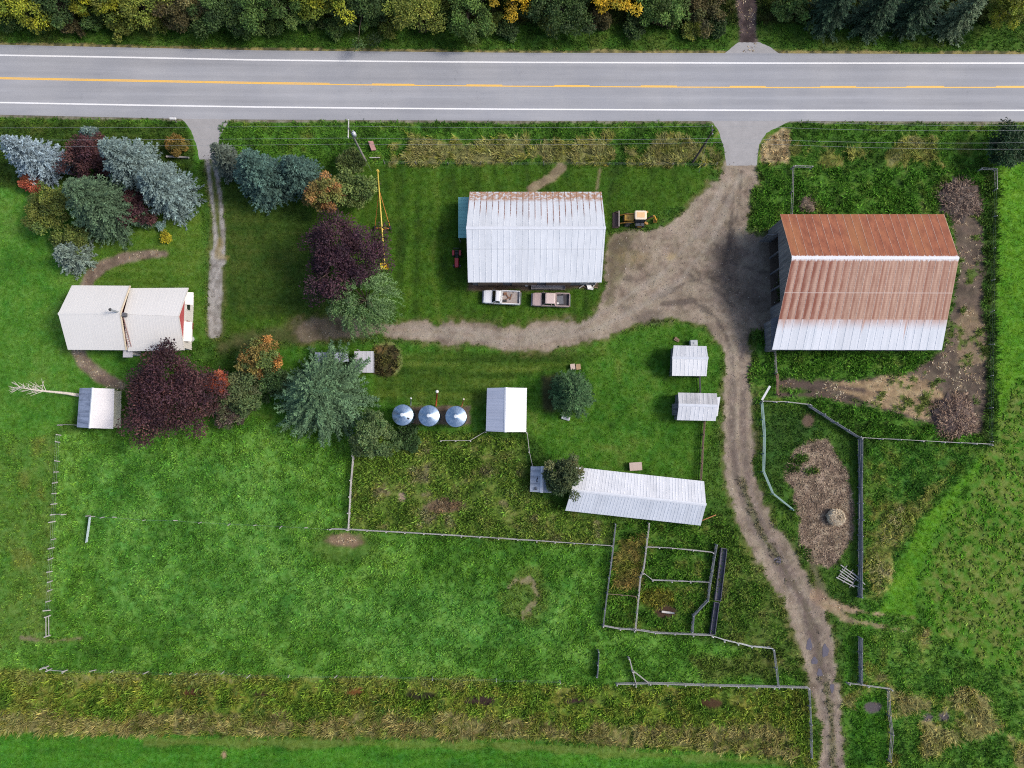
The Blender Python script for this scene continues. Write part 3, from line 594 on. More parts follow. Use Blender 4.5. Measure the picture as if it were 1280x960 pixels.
# ------------------------------------------------------------------ trees
def trunk_part(root, pts, rs, limbs, mat=BARK):
    mb = MB(); mb.tube(pts, rs, 8)
    for lp, lr in limbs: mb.tube(lp, lr, 5)
    return mb.build('trunk', mat, root, smooth=True)
KF = 1.3
def jit(c, n, s): return np.clip(c * np.exp(nr.normal(0, s, (n, 1))), .004, .8)
def base_of(cx, cy, h, f=.45):
    p = at(cx, cy, h * f); return (p.x, p.y, 0)
def R_of(rpx, z): return rpx * (H - z) / F
def spruce(name, label, cx, cy, rpx, h, c_in, c_tip, group=None, cat='spruce tree', droop=.25, dens=.8, apexf=.45, sharp=.85, tw=.85):
    x, y, _ = base_of(cx, cy, h, apexf); Rm = R_of(rpx, h * .3); root = empty(name, (x, y, 0), label, cat, group)
    trunk_part(root, [(0, 0, 0), (0, 0, h * .5), (0, 0, h * .97)], [.03 * h * .7, .016 * h, .02], [])
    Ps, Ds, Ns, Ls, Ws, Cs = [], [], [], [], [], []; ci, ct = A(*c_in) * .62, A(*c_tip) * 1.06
    z = h * .05; wid = nr.uniform(.85, 1.15, 12)
    while z < h * .985:
        t = z / h; r0 = Rm * (1 - t) ** sharp * (1.0 if t > .12 else .8 + t * 1.6); nbr = max(5, int((6 + r0 * 2.6) * dens))
        off = nr.uniform(0, 6.28)
        for b in range(nbr):
            th = off + 6.283 * b / nbr + nr.normal(0, .16); r = r0 * nr.uniform(.78, 1.08) * wid[int(th / 6.283 * 12) % 12]
            if r < .12: r = .12
            el = nr.normal(-droop * (1 - t) + .35 * t * t, .12); d = np.array([math.cos(th) * math.cos(el), math.sin(th) * math.cos(el), math.sin(el)])
            side = np.array([-math.sin(th), math.cos(th), 0]); shade = math.exp(nr.normal(0, .2)); z0 = z + nr.uniform(-.15, .15)
            ns = max(3, int(r / .26)); s = np.linspace(.12, 1, ns) * r
            up = .10 * r * (s / r) ** 3
            mid = np.array([0, 0, z0]) + s[:, None] * d + up[:, None] * np.array([0, 0, 1.])
            tl = tw * np.clip(.34 * (r - s) + .26, .22, 1.15) * nr.uniform(.8, 1.2, ns)
            for sg in (-1, 1):
                td = d * .75 + side * sg * .75 + np.array([0, 0, -.08])
                td = td / np.linalg.norm(td); m_ = np.maximum(1, np.round(tl / .34).astype(int))
                rep = np.repeat(np.arange(ns), m_); fr = np.concatenate([np.arange(q) / q for q in m_])
                P = mid[rep] + (fr * tl[rep])[:, None] * td + nr.normal(0, .045, (len(rep), 3))
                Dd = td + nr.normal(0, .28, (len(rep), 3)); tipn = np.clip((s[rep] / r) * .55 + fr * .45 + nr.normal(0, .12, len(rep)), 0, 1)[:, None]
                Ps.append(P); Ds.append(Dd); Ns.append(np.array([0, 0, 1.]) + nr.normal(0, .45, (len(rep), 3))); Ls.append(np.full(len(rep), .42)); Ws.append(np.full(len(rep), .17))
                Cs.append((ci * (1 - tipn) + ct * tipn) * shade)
            P = mid + nr.normal(0, .03, mid.shape); Ps.append(P); Ds.append(np.tile(d, (ns, 1)) + nr.normal(0, .15, (ns, 3))); Ns.append(np.array([0, 0, 1.]) + nr.normal(0, .4, (ns, 3)))
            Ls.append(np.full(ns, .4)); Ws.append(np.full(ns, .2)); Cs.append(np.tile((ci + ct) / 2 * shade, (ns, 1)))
        z += max(.22, .042 * h * (1 - t * .6))
    c = np.concatenate(Cs) * KF; c = jit(c, len(c), .12)
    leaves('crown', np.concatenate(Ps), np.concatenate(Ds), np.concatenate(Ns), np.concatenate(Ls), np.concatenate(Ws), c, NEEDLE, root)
    return root
def broadleaf(name, label, cx, cy, rpx, h, cols, group=None, cat='tree', nclump=None, lpc=90, leaf=.30, squash=.75, open_=1.0, ax_=(1, 1), zc=.6, hjit=.16, lobk=1.0, parent_mat=LEAF, at_xy=None):
    if at_xy: x, y = at_xy; Rm = rpx
    else: x, y, _ = base_of(cx, cy, h, zc); Rm = R_of(rpx, h * zc)
    root = empty(name, (x, y, 0), label, cat, group)
    K = nclump or int(20 + Rm * Rm * 3.2); lpc = int(lpc * 1.75); cz = h * zc; Rz = min(h * (1 - zc), Rm * 1.2) * 1.0; Rlow = min(cz * .92, Rm * squash * 1.3)
    u = nr.normal(0, 1, (K, 3)); u /= np.linalg.norm(u, axis=1, keepdims=True); u[:, 2] = np.where(u[:, 2] < -.45, -u[:, 2], u[:, 2])
    th = np.arctan2(u[:, 1], u[:, 0]); lob = .9 + lobk * (.20 * np.sin(th * 3 + nr.uniform(0, 6)) + .13 * np.sin(th * 5 + nr.uniform(0, 6)) + .10 * np.sin(th * 9 + nr.uniform(0, 6))); lob = np.clip(lob, .5, 1.18)
    rad = nr.uniform(.5, 1.0, K) ** .6 * lob
    cl = u * rad[:, None] * np.array([Rm * ax_[0], Rm * ax_[1], 1.0]); cl[:, 2] *= np.where(u[:, 2] > 0, Rz, Rlow); cl[:, 2] += cz; cl[:, 2] = np.maximum(cl[:, 2], .25)
    limbs = []
    for i in nr.choice(K, min(K, 16), replace=False):
        a_ = Vector((0, 0, h * nr.uniform(.18, .4))); b_ = Vector(cl[i]); m_ = a_.lerp(b_, .5) + Vector((0, 0, .08 * h)); limbs.append(([a_, m_, b_], [.012 * h + .02, .008 * h + .015, .012]))
    trunk_part(root, [(0, 0, 0), (.05, .02, h * .3), (0, .05, h * .62)], [.028 * h, .02 * h, .006 * h], limbs)
    cr = (.25 + Rm * nr.uniform(.12, .22, K)) * open_; cc = np.array([A(*q) for q in cols]); wts = nr.dirichlet(np.ones(len(cols)) * .5, K); ccol = KF * wts @ cc * np.exp(nr.normal(0, .26, K))[:, None]
    n = K * lpc; id_ = np.repeat(np.arange(K), lpc); q = nr.normal(0, 1, (n, 3)); q /= np.linalg.norm(q, axis=1, keepdims=True); q *= (nr.uniform(.15, 1, n) ** .5)[:, None]
    q[:, 2] *= .65; P = cl[id_] + q * cr[id_][:, None]; P[:, 2] = np.maximum(P[:, 2], .1)
    D = q * .6 + u[id_] * .4 + nr.normal(0, .7, (n, 3)); D[:, 2] -= .1; N_ = np.array([0, 0, .7]) + u[id_] * .35 + q * 1.1 + nr.normal(0, .35, (n, 3))
    c = jit(ccol[id_], n, hjit); hs = nr.normal(0, .06, (n, 1)); c = np.clip(c * np.concatenate([1 + hs, np.ones_like(hs), 1 - hs], 1), .004, .8)
    leaves('crown', P, D, N_, nr.uniform(.7, 1.3, n) * leaf, nr.uniform(.45, .7, n) * leaf, c, parent_mat, root)
    return root
def willow(name, label, cx, cy, rpx, h, cols, cat='willow tree', strands=330, nl=40):
    x, y, _ = base_of(cx, cy, h, .55); Rm = R_of(rpx, h * .6); root = empty(name, (x, y, 0), label, cat)
    cc = np.array([A(*q) for q in cols]); Ps, Ds, Cs, limbs = [], [], [], []
    for s in range(strands):
        th = nr.uniform(0, 6.283); r0 = Rm * .72 * math.sqrt(nr.uniform(0, 1)); zt = h * (1 - .38 * (r0 / Rm) ** 2) * nr.uniform(.8, 1.02)
        th2 = th + nr.normal(0, .22); out = nr.uniform(.9, 2.2); dn = nr.uniform(.5, .62) * zt; t = np.linspace(0, 1, nl)
        hx = r0 * math.cos(th) + math.cos(th2) * out * (1 - (1 - t) ** 2); hy = r0 * math.sin(th) + math.sin(th2) * out * (1 - (1 - t) ** 2); hz = zt + .25 * np.sin(t * 1.6) - dn * t ** 1.8
        P = np.stack([hx, hy, hz], 1) + nr.normal(0, .05, (nl, 3)); D = np.gradient(P, axis=0) + nr.normal(0, .07, (nl, 3)); Ps.append(P); Ds.append(D)
        w_ = KF * nr.dirichlet(np.ones(len(cc)) * .6) @ cc * math.exp(nr.normal(0, .2)); Cs.append(np.tile(w_, (nl, 1)))
        if s % 22 == 0: limbs.append(([(0, 0, h * .35), (hx[0] * .6, hy[0] * .6, h * .7), (hx[0], hy[0], zt)], [.12, .07, .02]))
    trunk_part(root, [(0, 0, 0), (0, 0, h * .25), (0, 0, h * .45)], [.4, .3, .22], limbs)
    P = np.concatenate(Ps); D = np.concatenate(Ds); n = len(P); c = jit(np.concatenate(Cs), n, .16)
    leaves('crown', P, D, np.array([0, 0, 1.]) + nr.normal(0, .6, (n, 3)), nr.uniform(.3, .55, n), nr.uniform(.06, .11, n), c, LEAF, root); return root
ICY = ((96, 116, 122), (170, 190, 200)); BLU = ((74, 94, 90), (144, 166, 162)); GRN = ((52, 74, 58), (104, 132, 104)); TEAL = ((44, 70, 62), (94, 126, 114)); GREY = ((66, 78, 68), (110, 122, 108)); DRK = ((34, 54, 38), (66, 94, 64))
PURP = [(62, 40, 50), (46, 30, 40), (86, 58, 64), (72, 46, 60)]; PURP2 = [(84, 54, 54), (58, 38, 44), (104, 70, 64), (72, 46, 54)]
# garden beside the road and the house
spruce('blue_spruce', 'palest icy blue spruce, cut by the left picture edge, just south of the road', 38, 194, 39, 10, *ICY, cat='spruce tree')
spruce('blue_spruce', 'tall silver blue spruce west of the stony drive, its top nearest the road', 160, 204, 47, 12, *BLU)
spruce('blue_spruce', 'wide silver blue spruce nearest the stony drive, behind the taller silver one', 204, 235, 44, 10, *BLU)
spruce('green_spruce', 'broad dull green spruce in the middle of the garden clump, north of the house', 121, 254, 60, 12, (48, 70, 48), (104, 132, 98), droop=.35)
spruce('small_spruce', 'small grey blue spruce standing alone just north of the white house roof', 88, 319, 29, 5, (82, 102, 92), (146, 164, 150))
broadleaf('purple_plum', 'dark purple leaved tree squeezed between the spruces of the garden clump', 108, 200, 30, 6, PURP2, cat='plum tree')
broadleaf('purple_plum', 'low dark red purple bush tucked under the south side of the silver spruces', 165, 262, 24, 4, PURP2, cat='plum bush')
broadleaf('garden_shrub', 'yellow green shrub on the south west flank of the dull green spruce', 62, 262, 32, 5, [(120, 128, 56), (96, 112, 50), (78, 98, 48)], cat='shrub')
broadleaf('garden_shrub', 'yellow green shrub between the dull green spruce and the small grey blue one', 92, 296, 22, 3, [(108, 120, 56), (84, 104, 50)], cat='shrub')
broadleaf('garden_shrub', 'red orange bush at the foot of the palest spruce', 39, 229, 11, 2.6, [(168, 88, 68), (146, 74, 56), (176, 108, 80)], cat='shrub')
broadleaf('garden_shrub', 'small grey blue bush between two silver spruce tops near the road', 112, 168, 10, 4, [(108, 128, 124), (90, 112, 108)], cat='shrub')
broadleaf('garden_shrub', 'rusty brown and yellow bush in the verge west of the stony drive', 219, 181, 13, 2, [(120, 104, 50), (150, 112, 52), (92, 100, 48)], cat='shrub')
broadleaf('flower_bush', 'little yellow flowering bush on the lawn north east of the house', 207, 297, 7, 1.2, [(206, 190, 40), (150, 150, 44), (186, 172, 50)], cat='flower bush', leaf=.16, lpc=40)
broadleaf('flower_bush', 'tiny pale blue green bush on the lawn beside the yellow flowering bush', 200, 283, 5, .9, [(150, 180, 170), (120, 150, 140)], cat='flower bush', leaf=.16, lpc=40)
# east of the stony drive
spruce('grey_spruce', 'grey green ragged spruce right against the east side of the stony drive', 284, 200, 25, 9, *GREY)
spruce('teal_spruce', 'dense dark teal spruce, middle of the three east of the stony drive', 326, 219, 41, 11.5, *TEAL, sharp=.7)
spruce('teal_spruce', 'smaller dark teal spruce next to the orange leaved maple', 371, 214, 34, 8, *TEAL)
broadleaf('orange_maple', 'maple turning orange and rust above the dark purple tree', 408, 243, 26, 7, [(196, 112, 82), (150, 116, 70), (116, 126, 62), (104, 120, 58), (120, 118, 64)], cat='maple tree')
broadleaf('garden_shrub', 'olive green leafy bush between the orange maple and the yellow pole end', 441, 236, 27, 5, [(98, 120, 62), (80, 104, 52), (120, 132, 72)], cat='shrub')
broadleaf('garden_shrub', 'low olive shrub under the utility pole with the transformer', 438, 204, 18, 3, [(76, 94, 46), (92, 104, 56), (64, 82, 40)], cat='shrub')
broadleaf('purple_maple', 'big nearly black purple maple west of the mown yard, beside the yellow auger', 428, 321, 54, 10, PURP, cat='maple tree', nclump=140, lpc=90, lobk=1.4)
willow('weeping_willow', 'feathery green willow at the south foot of the black purple maple', 455, 374, 47, 8, [(90, 122, 66), (110, 142, 86), (66, 98, 50), (132, 160, 110)])
# south of the house
broadleaf('purple_maple', 'huge red purple maple overhanging the south corner of the white house', 214, 494, 60, 10, PURP2 + PURP[:2], cat='maple tree', lpc=90, nclump=165, lobk=.9, ax_=(1.02, 1))
broadleaf('garden_shrub', 'bright orange red bush poking out of the east side of the red purple maple', 273, 479, 14, 8, [(168, 84, 60), (144, 72, 52), (128, 84, 60)], cat='shrub')
broadleaf('orange_maple', 'small tree with orange tips north west of the great blue green cedar', 323, 446, 26, 7, [(176, 116, 62), (104, 122, 62), (86, 108, 56), (72, 96, 50)], cat='maple tree')
broadleaf('garden_shrub', 'grey green bush between the red purple maple and the great cedar', 305, 490, 30, 5, [(86, 104, 62), (70, 92, 52), (104, 112, 74)], cat='shrub')
broadleaf('garden_shrub', 'dull purple green bush south east of the red purple maple', 287, 518, 20, 3.5, [(88, 72, 70), (78, 88, 56), (96, 80, 76)], cat='shrub')
broadleaf('garden_shrub', 'dark green bush north of the grey green one, by the worn lawn', 340, 476, 22, 4, [(58, 84, 44), (72, 96, 52)], cat='shrub')
spruce('great_cedar', 'great blue green cedar with long feathered boughs, west of the three bins', 401, 490, 72, 11, (46, 72, 48), (112, 146, 104), cat='cedar tree', droop=.1, sharp=.9, dens=.72, tw=.78)
broadleaf('young_ash', 'loose pale green young tree south east of the great cedar', 467, 545, 31, 6, [(92, 116, 66), (78, 104, 58), (110, 130, 82)], cat='ash tree', open_=.85, nclump=44)
broadleaf('garden_shrub', 'dark green thicket just south of the westernmost bin', 508, 546, 17, 1.5, [(52, 78, 40), (66, 94, 48)], cat='shrub')
0 and broadleaf('garden_shrub', 'low mid green thicket south of the middle bin', 540, 548, 20, 2.0, [(72, 98, 46), (84, 106, 54), (62, 88, 42)], cat='shrub')
spruce('round_pine', 'rounded dark green pine alone on the grass between the white roofed sheds', 716, 492, 33, 8, (38, 66, 38), (82, 118, 70), cat='pine tree', droop=.0, sharp=.55)
broadleaf('elder_tree', 'olive green tree leaning over the west end of the long white shed', 703, 597, 25, 6, [(84, 100, 60), (70, 88, 52), (110, 112, 72), (60, 80, 48)], cat='elder tree')
broadleaf('thorn_bush', 'dark green bush at the right picture edge south of the road', 1262, 184, 30, 5, [(44, 70, 40), (56, 84, 50), (36, 58, 36)], cat='thorn bush')
# woodland edge north of the road
YG = [(144, 146, 40), (120, 130, 42), (98, 116, 44)]; OL = [(106, 118, 46), (88, 106, 44), (122, 126, 54)]; DG = [(58, 80, 40), (68, 90, 44), (50, 70, 38)]; MG = [(76, 104, 46), (64, 92, 42), (92, 114, 56)]; GO = [(196, 160, 36), (170, 140, 40), (132, 126, 44)]; BR = [(86, 80, 48), (70, 74, 42), (98, 88, 58)]; BY = [(176, 164, 30), (122, 130, 36), (96, 112, 38)]
WG = 'trees of the woodland edge north of the road'
for i, (cx, cy, r, h, c, lab) in enumerate((
    (18, 6, 34, 9, YG, 'yellow green tree in the top left corner above the road'),
    (75, 14, 28, 8, DG, 'dark green tree second from the left along the top edge'),
    (128, 2, 26, 9, BY, 'tree with bright yellow leaves near the left of the top edge'),
    (172, 6, 34, 9, OL, 'olive green tree right beside the bright yellow one at top left'),
    (228, 14, 28, 7, BR, 'dull brown green tree on the woodland edge above the first driveway'),
    (282, 18, 32, 7, DG, 'dark green tree above the stony drive, right of the dull brown one'),
    (338, 18, 28, 8, MG, 'mid green bushy tree left of the yellow olive tree on the top edge'),
    (400, -2, 32, 10, YG, 'yellow olive tree on the top edge above the utility pole'),
    (452, 20, 32, 7, DG, 'low dark green tree between the yellow olive and the olive tree on the top edge'),
    (525, 2, 38, 10, OL, 'wide olive tree on the top edge, left of the golden one'),
    (585, 22, 28, 7, MG, 'mid green tree on the top edge just left of the golden one'),
    (640, -6, 27, 11, GO, 'golden leaved tree on the top edge right above the machine shed'),
    (700, 16, 32, 7, DG, 'dark green tree between the two golden trees on the top edge'),
    (778, -8, 34, 11, GO, 'golden leaved tree on the top edge nearer the woodland lane'),
    (828, 18, 28, 6, MG, 'mid green bush on the top edge between golden tree and woodland lane'),
    (878, 22, 20, 4, BR, 'brown and orange scrub bush just west of the woodland lane'))):
    broadleaf('woodland_tree', lab, cx, cy - 11, r * 1.16, h * .85, [tuple(min(255, v * 1.1) for v in q) for q in c], group=WG, cat='tree', lpc=95, zc=.5, ax_=(1.2, 1.15), open_=1.1, lobk=1.7)
for cx, cy, r, h, c, lab in ((1050, -4, 36, 13, DRK, 'dark conifer first to the right of the woodland lane on the top edge'),
    (1105, 4, 34, 13, DRK, 'dark conifer second to the right of the woodland lane on the top edge'),
    (1160, -2, 36, 14, DRK, 'dark conifer on the top edge just left of the pale green conifer'),
    (1205, 16, 28, 10, ((60, 82, 56), (110, 130, 96)), 'pale green feathery conifer reaching toward the road at top right')):
    spruce('woodland_conifer', lab, cx, cy, r, h, *c, group=WG, cat='conifer', droop=.3)
broadleaf('woodland_tree', 'yellow green tree in the top right corner above the road', 1262, 8, 30, 8, YG, group=WG, cat='tree', zc=.5)
broadleaf('woodland_tree', 'brown green scrub bush just east of the woodland lane', 985, 8, 22, 4, MG, group=WG, cat='tree', zc=.5)
# understorey at the foot of the wood
ur = random.Random(9); ugrp = 'low bushes under the woodland edge'
for i in range(26):
    px = 12 + i * 37 + ur.uniform(-9, 9)
    if px > 905: px += 85
    if px > 1275: break
    broadleaf('understorey_bush', 'low leafy bush at the foot of the wood, between its trees and the road verge', px, ur.uniform(20, 37), ur.uniform(12, 18), ur.uniform(1.2, 2.6), ur.choice([MG, DG, OL, BR, MG]), group=ugrp, cat='bush', zc=.5, lpc=60)
# trees farther back, seen only from a step to the side
protos = [o for o in bpy.data.objects if o.name.split('.')[0] == 'woodland_tree'][:12]
back = random.Random(4)
for i in range(30):
    o = copy_tree(protos[i % len(protos)]); px = -60 + i * 46 + back.uniform(-14, 14)
    if 900 < px < 985: px += 80
    p = at(px, -42 - back.uniform(0, 30)); o.location = (p.x, p.y, 0); o.rotation_euler.z = back.uniform(0, 6.28)
    o['label'] = 'tree of the wood behind the woodland edge, beyond the top of the picture'; o['group'] = 'trees deeper in the wood'
# dead snag
def snag():
    b = at(98, 494); root = empty('dead_tree', b, 'bleached bare dead tree leaning out west of the small left outbuilding', 'dead tree')
    tip = at(20, 484, 9.0) - b; mb = MB(); q = lambda t: Vector((tip.x * t, tip.y * t + .06 * math.sin(t * 7), tip.z * t))
    mb.tube([q(t) for t in (0, .2, .4, .6, .8, 1)], [.24, .2, .16, .12, .08, .03], 8)
    r = random.Random(3)
    mb.build('trunk', DEADWOOD, root, smooth=True); mb = MB()
    for i in range(22):
        t = r.uniform(.35, .99) ** .8; s = q(t); d = Vector((r.uniform(-1.1, .5), r.uniform(-1, 1), r.uniform(-.2, .9))).normalized(); L = r.uniform(.6, 3.4) * (1.3 - t)
        m_ = s + d * L * .5 + Vector((-.12, 0, .1)); e = s + d * L + Vector((-.35, 0, r.uniform(-.2, .2))); mb.tube([s, m_, e], [.05, .035, .012], 5)
        for k in range(2): mb.tube([m_, m_ + Vector((r.uniform(-.8, .1), r.uniform(-.6, .6), r.uniform(-.2, .5)))], [.035, .012], 4)
    mb.build('branch', DEADWOOD, root, smooth=True)
snag()
# ------------------------------------------------------------------ roof and wall materials
def metal_roof(name, base, stain=(150, 150, 152), rib=.6, amt=.35, ribdark=.12, seam=None, extra=None, rough=.55):
    m = NT(name); uv = m.n('ShaderNodeUVMap'); sp = m.n('ShaderNodeSeparateXYZ'); m.t.links.new(uv.outputs[0], sp.inputs[0]); u, v = sp.outputs[0], sp.outputs[1]
    st = m.noise(uv.outputs[0], 1.0, 5, .65, stretch=(2.2, .22, 1), off=sum(map(ord, name)) % 97 * .37); bl = m.noise(uv.outputs[0], .45, 5, .65, stretch=(1, 1, 1), off=sum(map(ord, name)) % 53 * .71)
    col = m.mix(m.m('MULTIPLY', m.mr(st, .42, .72), amt), tuple(A(*base)), tuple(A(*stain)))
    col = m.mix(m.m('MULTIPLY', m.mr(bl, .45, .7), amt * .6), col, tuple(A(*stain, k=.9)))
    fr = m.m('FRACT', m.m('DIVIDE', u, rib)); edge = m.m('ABSOLUTE', m.m('SUBTRACT', fr, .5)); line_ = m.mr(edge, .44, .5, 0, ribdark)
    pan = m.n('ShaderNodeTexWhiteNoise', noise_dimensions='1D'); m.t.links.new(m.m('FLOOR', m.m('DIVIDE', u, rib * 2)), pan.inputs['W'])
    val = m.m('ADD', m.m('SUBTRACT', 1.0, line_), m.mr(pan.outputs[0], 0, 1, -.05 if ribdark > .03 else 0, .04 if ribdark > .03 else 0, False))
    if seam:
        for s_ in seam: 
            d = m.m('ABSOLUTE', m.m('SUBTRACT', v, s_)); val = m.m('SUBTRACT', val, m.mr(d, .03, .10, .14, 0))
    if extra: col = extra(m, u, v, col, uv.outputs[0])
    return m.fin(m.hsv(col, .5, 1, val), rough, 0, .35)
def barn_upper(m, u, v, col, uv):
    # weathered rust all over with pale lap ribs
    n = m.noise(uv, 1.2, 6, .7, stretch=(1.2, .5, 1)); k = m.noise(uv, .25, 3, .5, stretch=(1, .3, 1), off=3)
    c = m.mix(m.mr(n, .3, .7), tuple(A(140, 80, 58)), tuple(A(176, 108, 76))); c = m.mix(m.mr(k, .45, .65, 0, .6), c, tuple(A(180, 122, 78)))
    fr = m.m('FRACT', m.m('DIVIDE', u, 1.08)); e = m.m('ABSOLUTE', m.m('SUBTRACT', fr, .5))
    wv = m.m('MULTIPLY', m.mr(e, .45, .485), m.mr(m.noise(uv, 1.4, 3, .6, stretch=(1, .4, 1), off=9), .3, .6, .25, 1)); c = m.mix(m.m('MULTIPLY', wv, .75), c, tuple(A(222, 192, 172)))
    top = m.m('ADD', v, m.m('MULTIPLY', m.noise(uv, 1, 2, .5, stretch=(3, .01, 1)), .9)); return m.mix(m.mr(top, .85, .55), c, tuple(A(236, 232, 232)))
def barn_lower(m, u, v, col, uv):
    n = m.noise(uv, 1.2, 6, .7, stretch=(2.2, .35, 1)); pan = m.n('ShaderNodeTexWhiteNoise', noise_dimensions='1D'); m.t.links.new(m.m('FLOOR', m.m('DIVIDE', u, 1.08)), pan.inputs['W'])
    fr = m.m('FRACT', m.m('DIVIDE', u, 1.08)); grad = m.mr(fr, 0.15, .85, 0, 1)
    fade = m.mr(u, 4.5, 11, 0.0, .75)                                  # rust is heavier on the western sheets
    c = m.mix(m.m('MULTIPLY', m.m('ADD', grad, m.mr(n, .3, .7, -.4, .4, False)), .9, clamp=True), tuple(A(140, 80, 60)), tuple(A(204, 168, 148)))
    c2 = m.mix(m.m('ADD', m.mr(n, .3, .7, -.1, .5, False), m.m('ADD', m.m('MULTIPLY', pan.outputs[0], .35), m.m('MULTIPLY', m.mr(m.m('ABSOLUTE', m.m('SUBTRACT', m.m('FRACT', m.m('DIVIDE', u, .54)), .5)), .1, .4), .45)), clamp=True), tuple(A(150, 96, 74)), tuple(A(208, 174, 152)))
    c = m.mix(fade, c, c2)
    corr = m.m('FRACT', m.m('MULTIPLY', v, 3.4)); c = m.mix(m.mr(corr, .3, .7, 0, .16), c, tuple(A(128, 76, 66)))
    e = m.m('ABSOLUTE', m.m('SUBTRACT', fr, .5)); c = m.mix(m.mr(e, .45, .49, 0, .6), c, tuple(A(226, 204, 194)))
    s_ = m.m('ABSOLUTE', m.m('SUBTRACT', v, 4.75)); c = m.mix(m.mr(s_, .02, .10, .55, 0), c, tuple(A(224, 206, 196)))
    # young galvanised sheets below, rust running down into them
    stn = m.noise(uv, 1, 4, .6, stretch=(2.6, .12, 1), off=5); run = m.noise(uv, 1, 3, .5, stretch=(1.3, .002, 1), off=21)
    w = m.mix(m.mr(stn, .4, .7, 0, .5), tuple(A(228, 232, 240)), tuple(A(196, 204, 214)))
    edge = m.m('SUBTRACT', m.m('SUBTRACT', v, 8.5), m.m('MULTIPLY', m.mr(run, .60, .80, 0, 1), 3.4)); edge2 = m.m('ADD', edge, m.mr(stn, .3, .7, -.35, .35, False))
    w = m.mix(m.m('MULTIPLY', m.mr(edge2, -.3, 1.7, .85, 0), m.mr(stn, .35, .6, .35, 1)), w, tuple(A(186, 132, 104)))
    c = m.mix(m.mr(v, 8.44, 8.5), c, w)
    top = m.m('ADD', v, m.m('MULTIPLY', m.noise(uv, 1, 2, .5, stretch=(3, .01, 1)), .9)); return m.mix(m.mr(top, .95, .6), c, tuple(A(238, 236, 238)))
def shed_rust(m, u, v, col, uv):
    # rust runs along the nail lines, from the north eave upward
    fr = m.m('FRACT', m.m('DIVIDE', u, .87)); e = m.m('ABSOLUTE', m.m('SUBTRACT', fr, .5)); wn = m.n('ShaderNodeTexWhiteNoise', noise_dimensions='1D'); m.t.links.new(m.m('ROUND', m.m('DIVIDE', u, .87)), wn.inputs['W'])
    ln = m.noise(uv, .12, 2, .5, stretch=(1, .01, 1), off=2); start = m.m('SUBTRACT', m.mr(ln, .3, .7, 3.6, .8, False), m.m('MULTIPLY', wn.outputs[0], 1.2))
    msk = m.m('MULTIPLY', m.mr(e, .40, .47), m.mr(m.m('SUBTRACT', v, start), -.3, .8)); br = m.mr(m.noise(uv, 3, 4, .7), .34, .5); msk = m.m('MULTIPLY', msk, br)
    col = m.mix(m.m('MULTIPLY', msk, .95), col, tuple(A(132, 72, 40)))
    band = m.m('MULTIPLY', m.mr(v, 4.1, 4.9), m.mr(m.noise(uv, 2.2, 5, .7, stretch=(1, 1.4, 1), off=8), .38, .55, 0, .95)); return m.mix(band, col, tuple(A(172, 128, 96)))
def shed_pale(m, u, v, col, uv):
    fr = m.m('FRACT', m.m('DIVIDE', u, .87)); e = m.m('ABSOLUTE', m.m('SUBTRACT', fr, .5)); sp = m.mr(m.noise(uv, 2.5, 4, .7, off=6), .60, .70)
    return m.mix(m.m('MULTIPLY', m.m('MULTIPLY', m.mr(e, .40, .48), sp), .35), col, tuple(A(176, 136, 112)))
M_WHITE = metal_roof('white_sheet_roof', (230, 232, 238), (200, 204, 212), .45, .6, .07)
M_BRIGHT = metal_roof('bright_white_roof', (240, 241, 244), (222, 224, 230), .5, .3, .05)
M_BLUEGREY = metal_roof('blue_grey_sheet_roof', (186, 194, 214), (160, 170, 192), .4, .5, .14)
M_CREAM = metal_roof('cream_sheet_roof', (240, 237, 233), (230, 226, 221), .46, .25, .012)
M_SHED_N = metal_roof('rust_streaked_roof', (220, 224, 230), (196, 200, 206), .87, .6, .10, extra=shed_rust)
M_SHED_S = metal_roof('pale_galvanised_roof', (220, 225, 232), (196, 203, 212), .87, .6, .10, seam=(2.9,), extra=shed_pale)
M_BARN_N = metal_roof('rusted_roof', (160, 100, 76), (140, 82, 60), 1.08, .3, .05, extra=barn_upper, rough=.85)
M_BARN_S = metal_roof('half_rusted_roof', (160, 100, 76), (140, 82, 60), 1.08, .3, .05, extra=barn_lower, rough=.7)
M_GREYSHED = metal_roof('weathered_zinc_roof', (184, 192, 206), (120, 130, 146), .7, .9, .12)
M_STREAK = metal_roof('streaked_grey_roof', (172, 182, 206), (96, 106, 130), .35, .9, .2)
WOOD = plain('grey_weathered_wood', (150, 146, 146), .9, 0, .3, 3); WOOD_D = plain('dark_grey_wood', (98, 98, 104), .9, 0, .3, 3); WOOD_B = plain('brown_wood', (140, 116, 96), .9, 0, .3, 3)
WALLW = plain('white_wall', (226, 222, 216), .8, 0, .08, 1.5); RED = plain('red_siding', (186, 84, 84), .8, 0, .12, 2); TRIM = plain('cream_trim', (232, 216, 190), .7, 0, .08); GLASS = plain('dark_glass', (34, 40, 46), .12, 0, .1, 1, .6)
PLANK = NT('old_plank_wall'); _p = PLANK.coord(); _n = PLANK.noise(_p, 1, 5, .7, stretch=(1, 5, .25)); PLANK = PLANK.fin(PLANK.mix(PLANK.mr(_n, .3, .7), tuple(A(92, 92, 96)), tuple(A(150, 148, 148))), .92)
CONC = plain('concrete', (180, 176, 170), .9, 0, .15, 1.5); STEEL = plain('dull_steel', (170, 178, 186), .5, .3, .2, 2); BLACK = plain('black_iron', (46, 44, 44), .6, 0, .2)

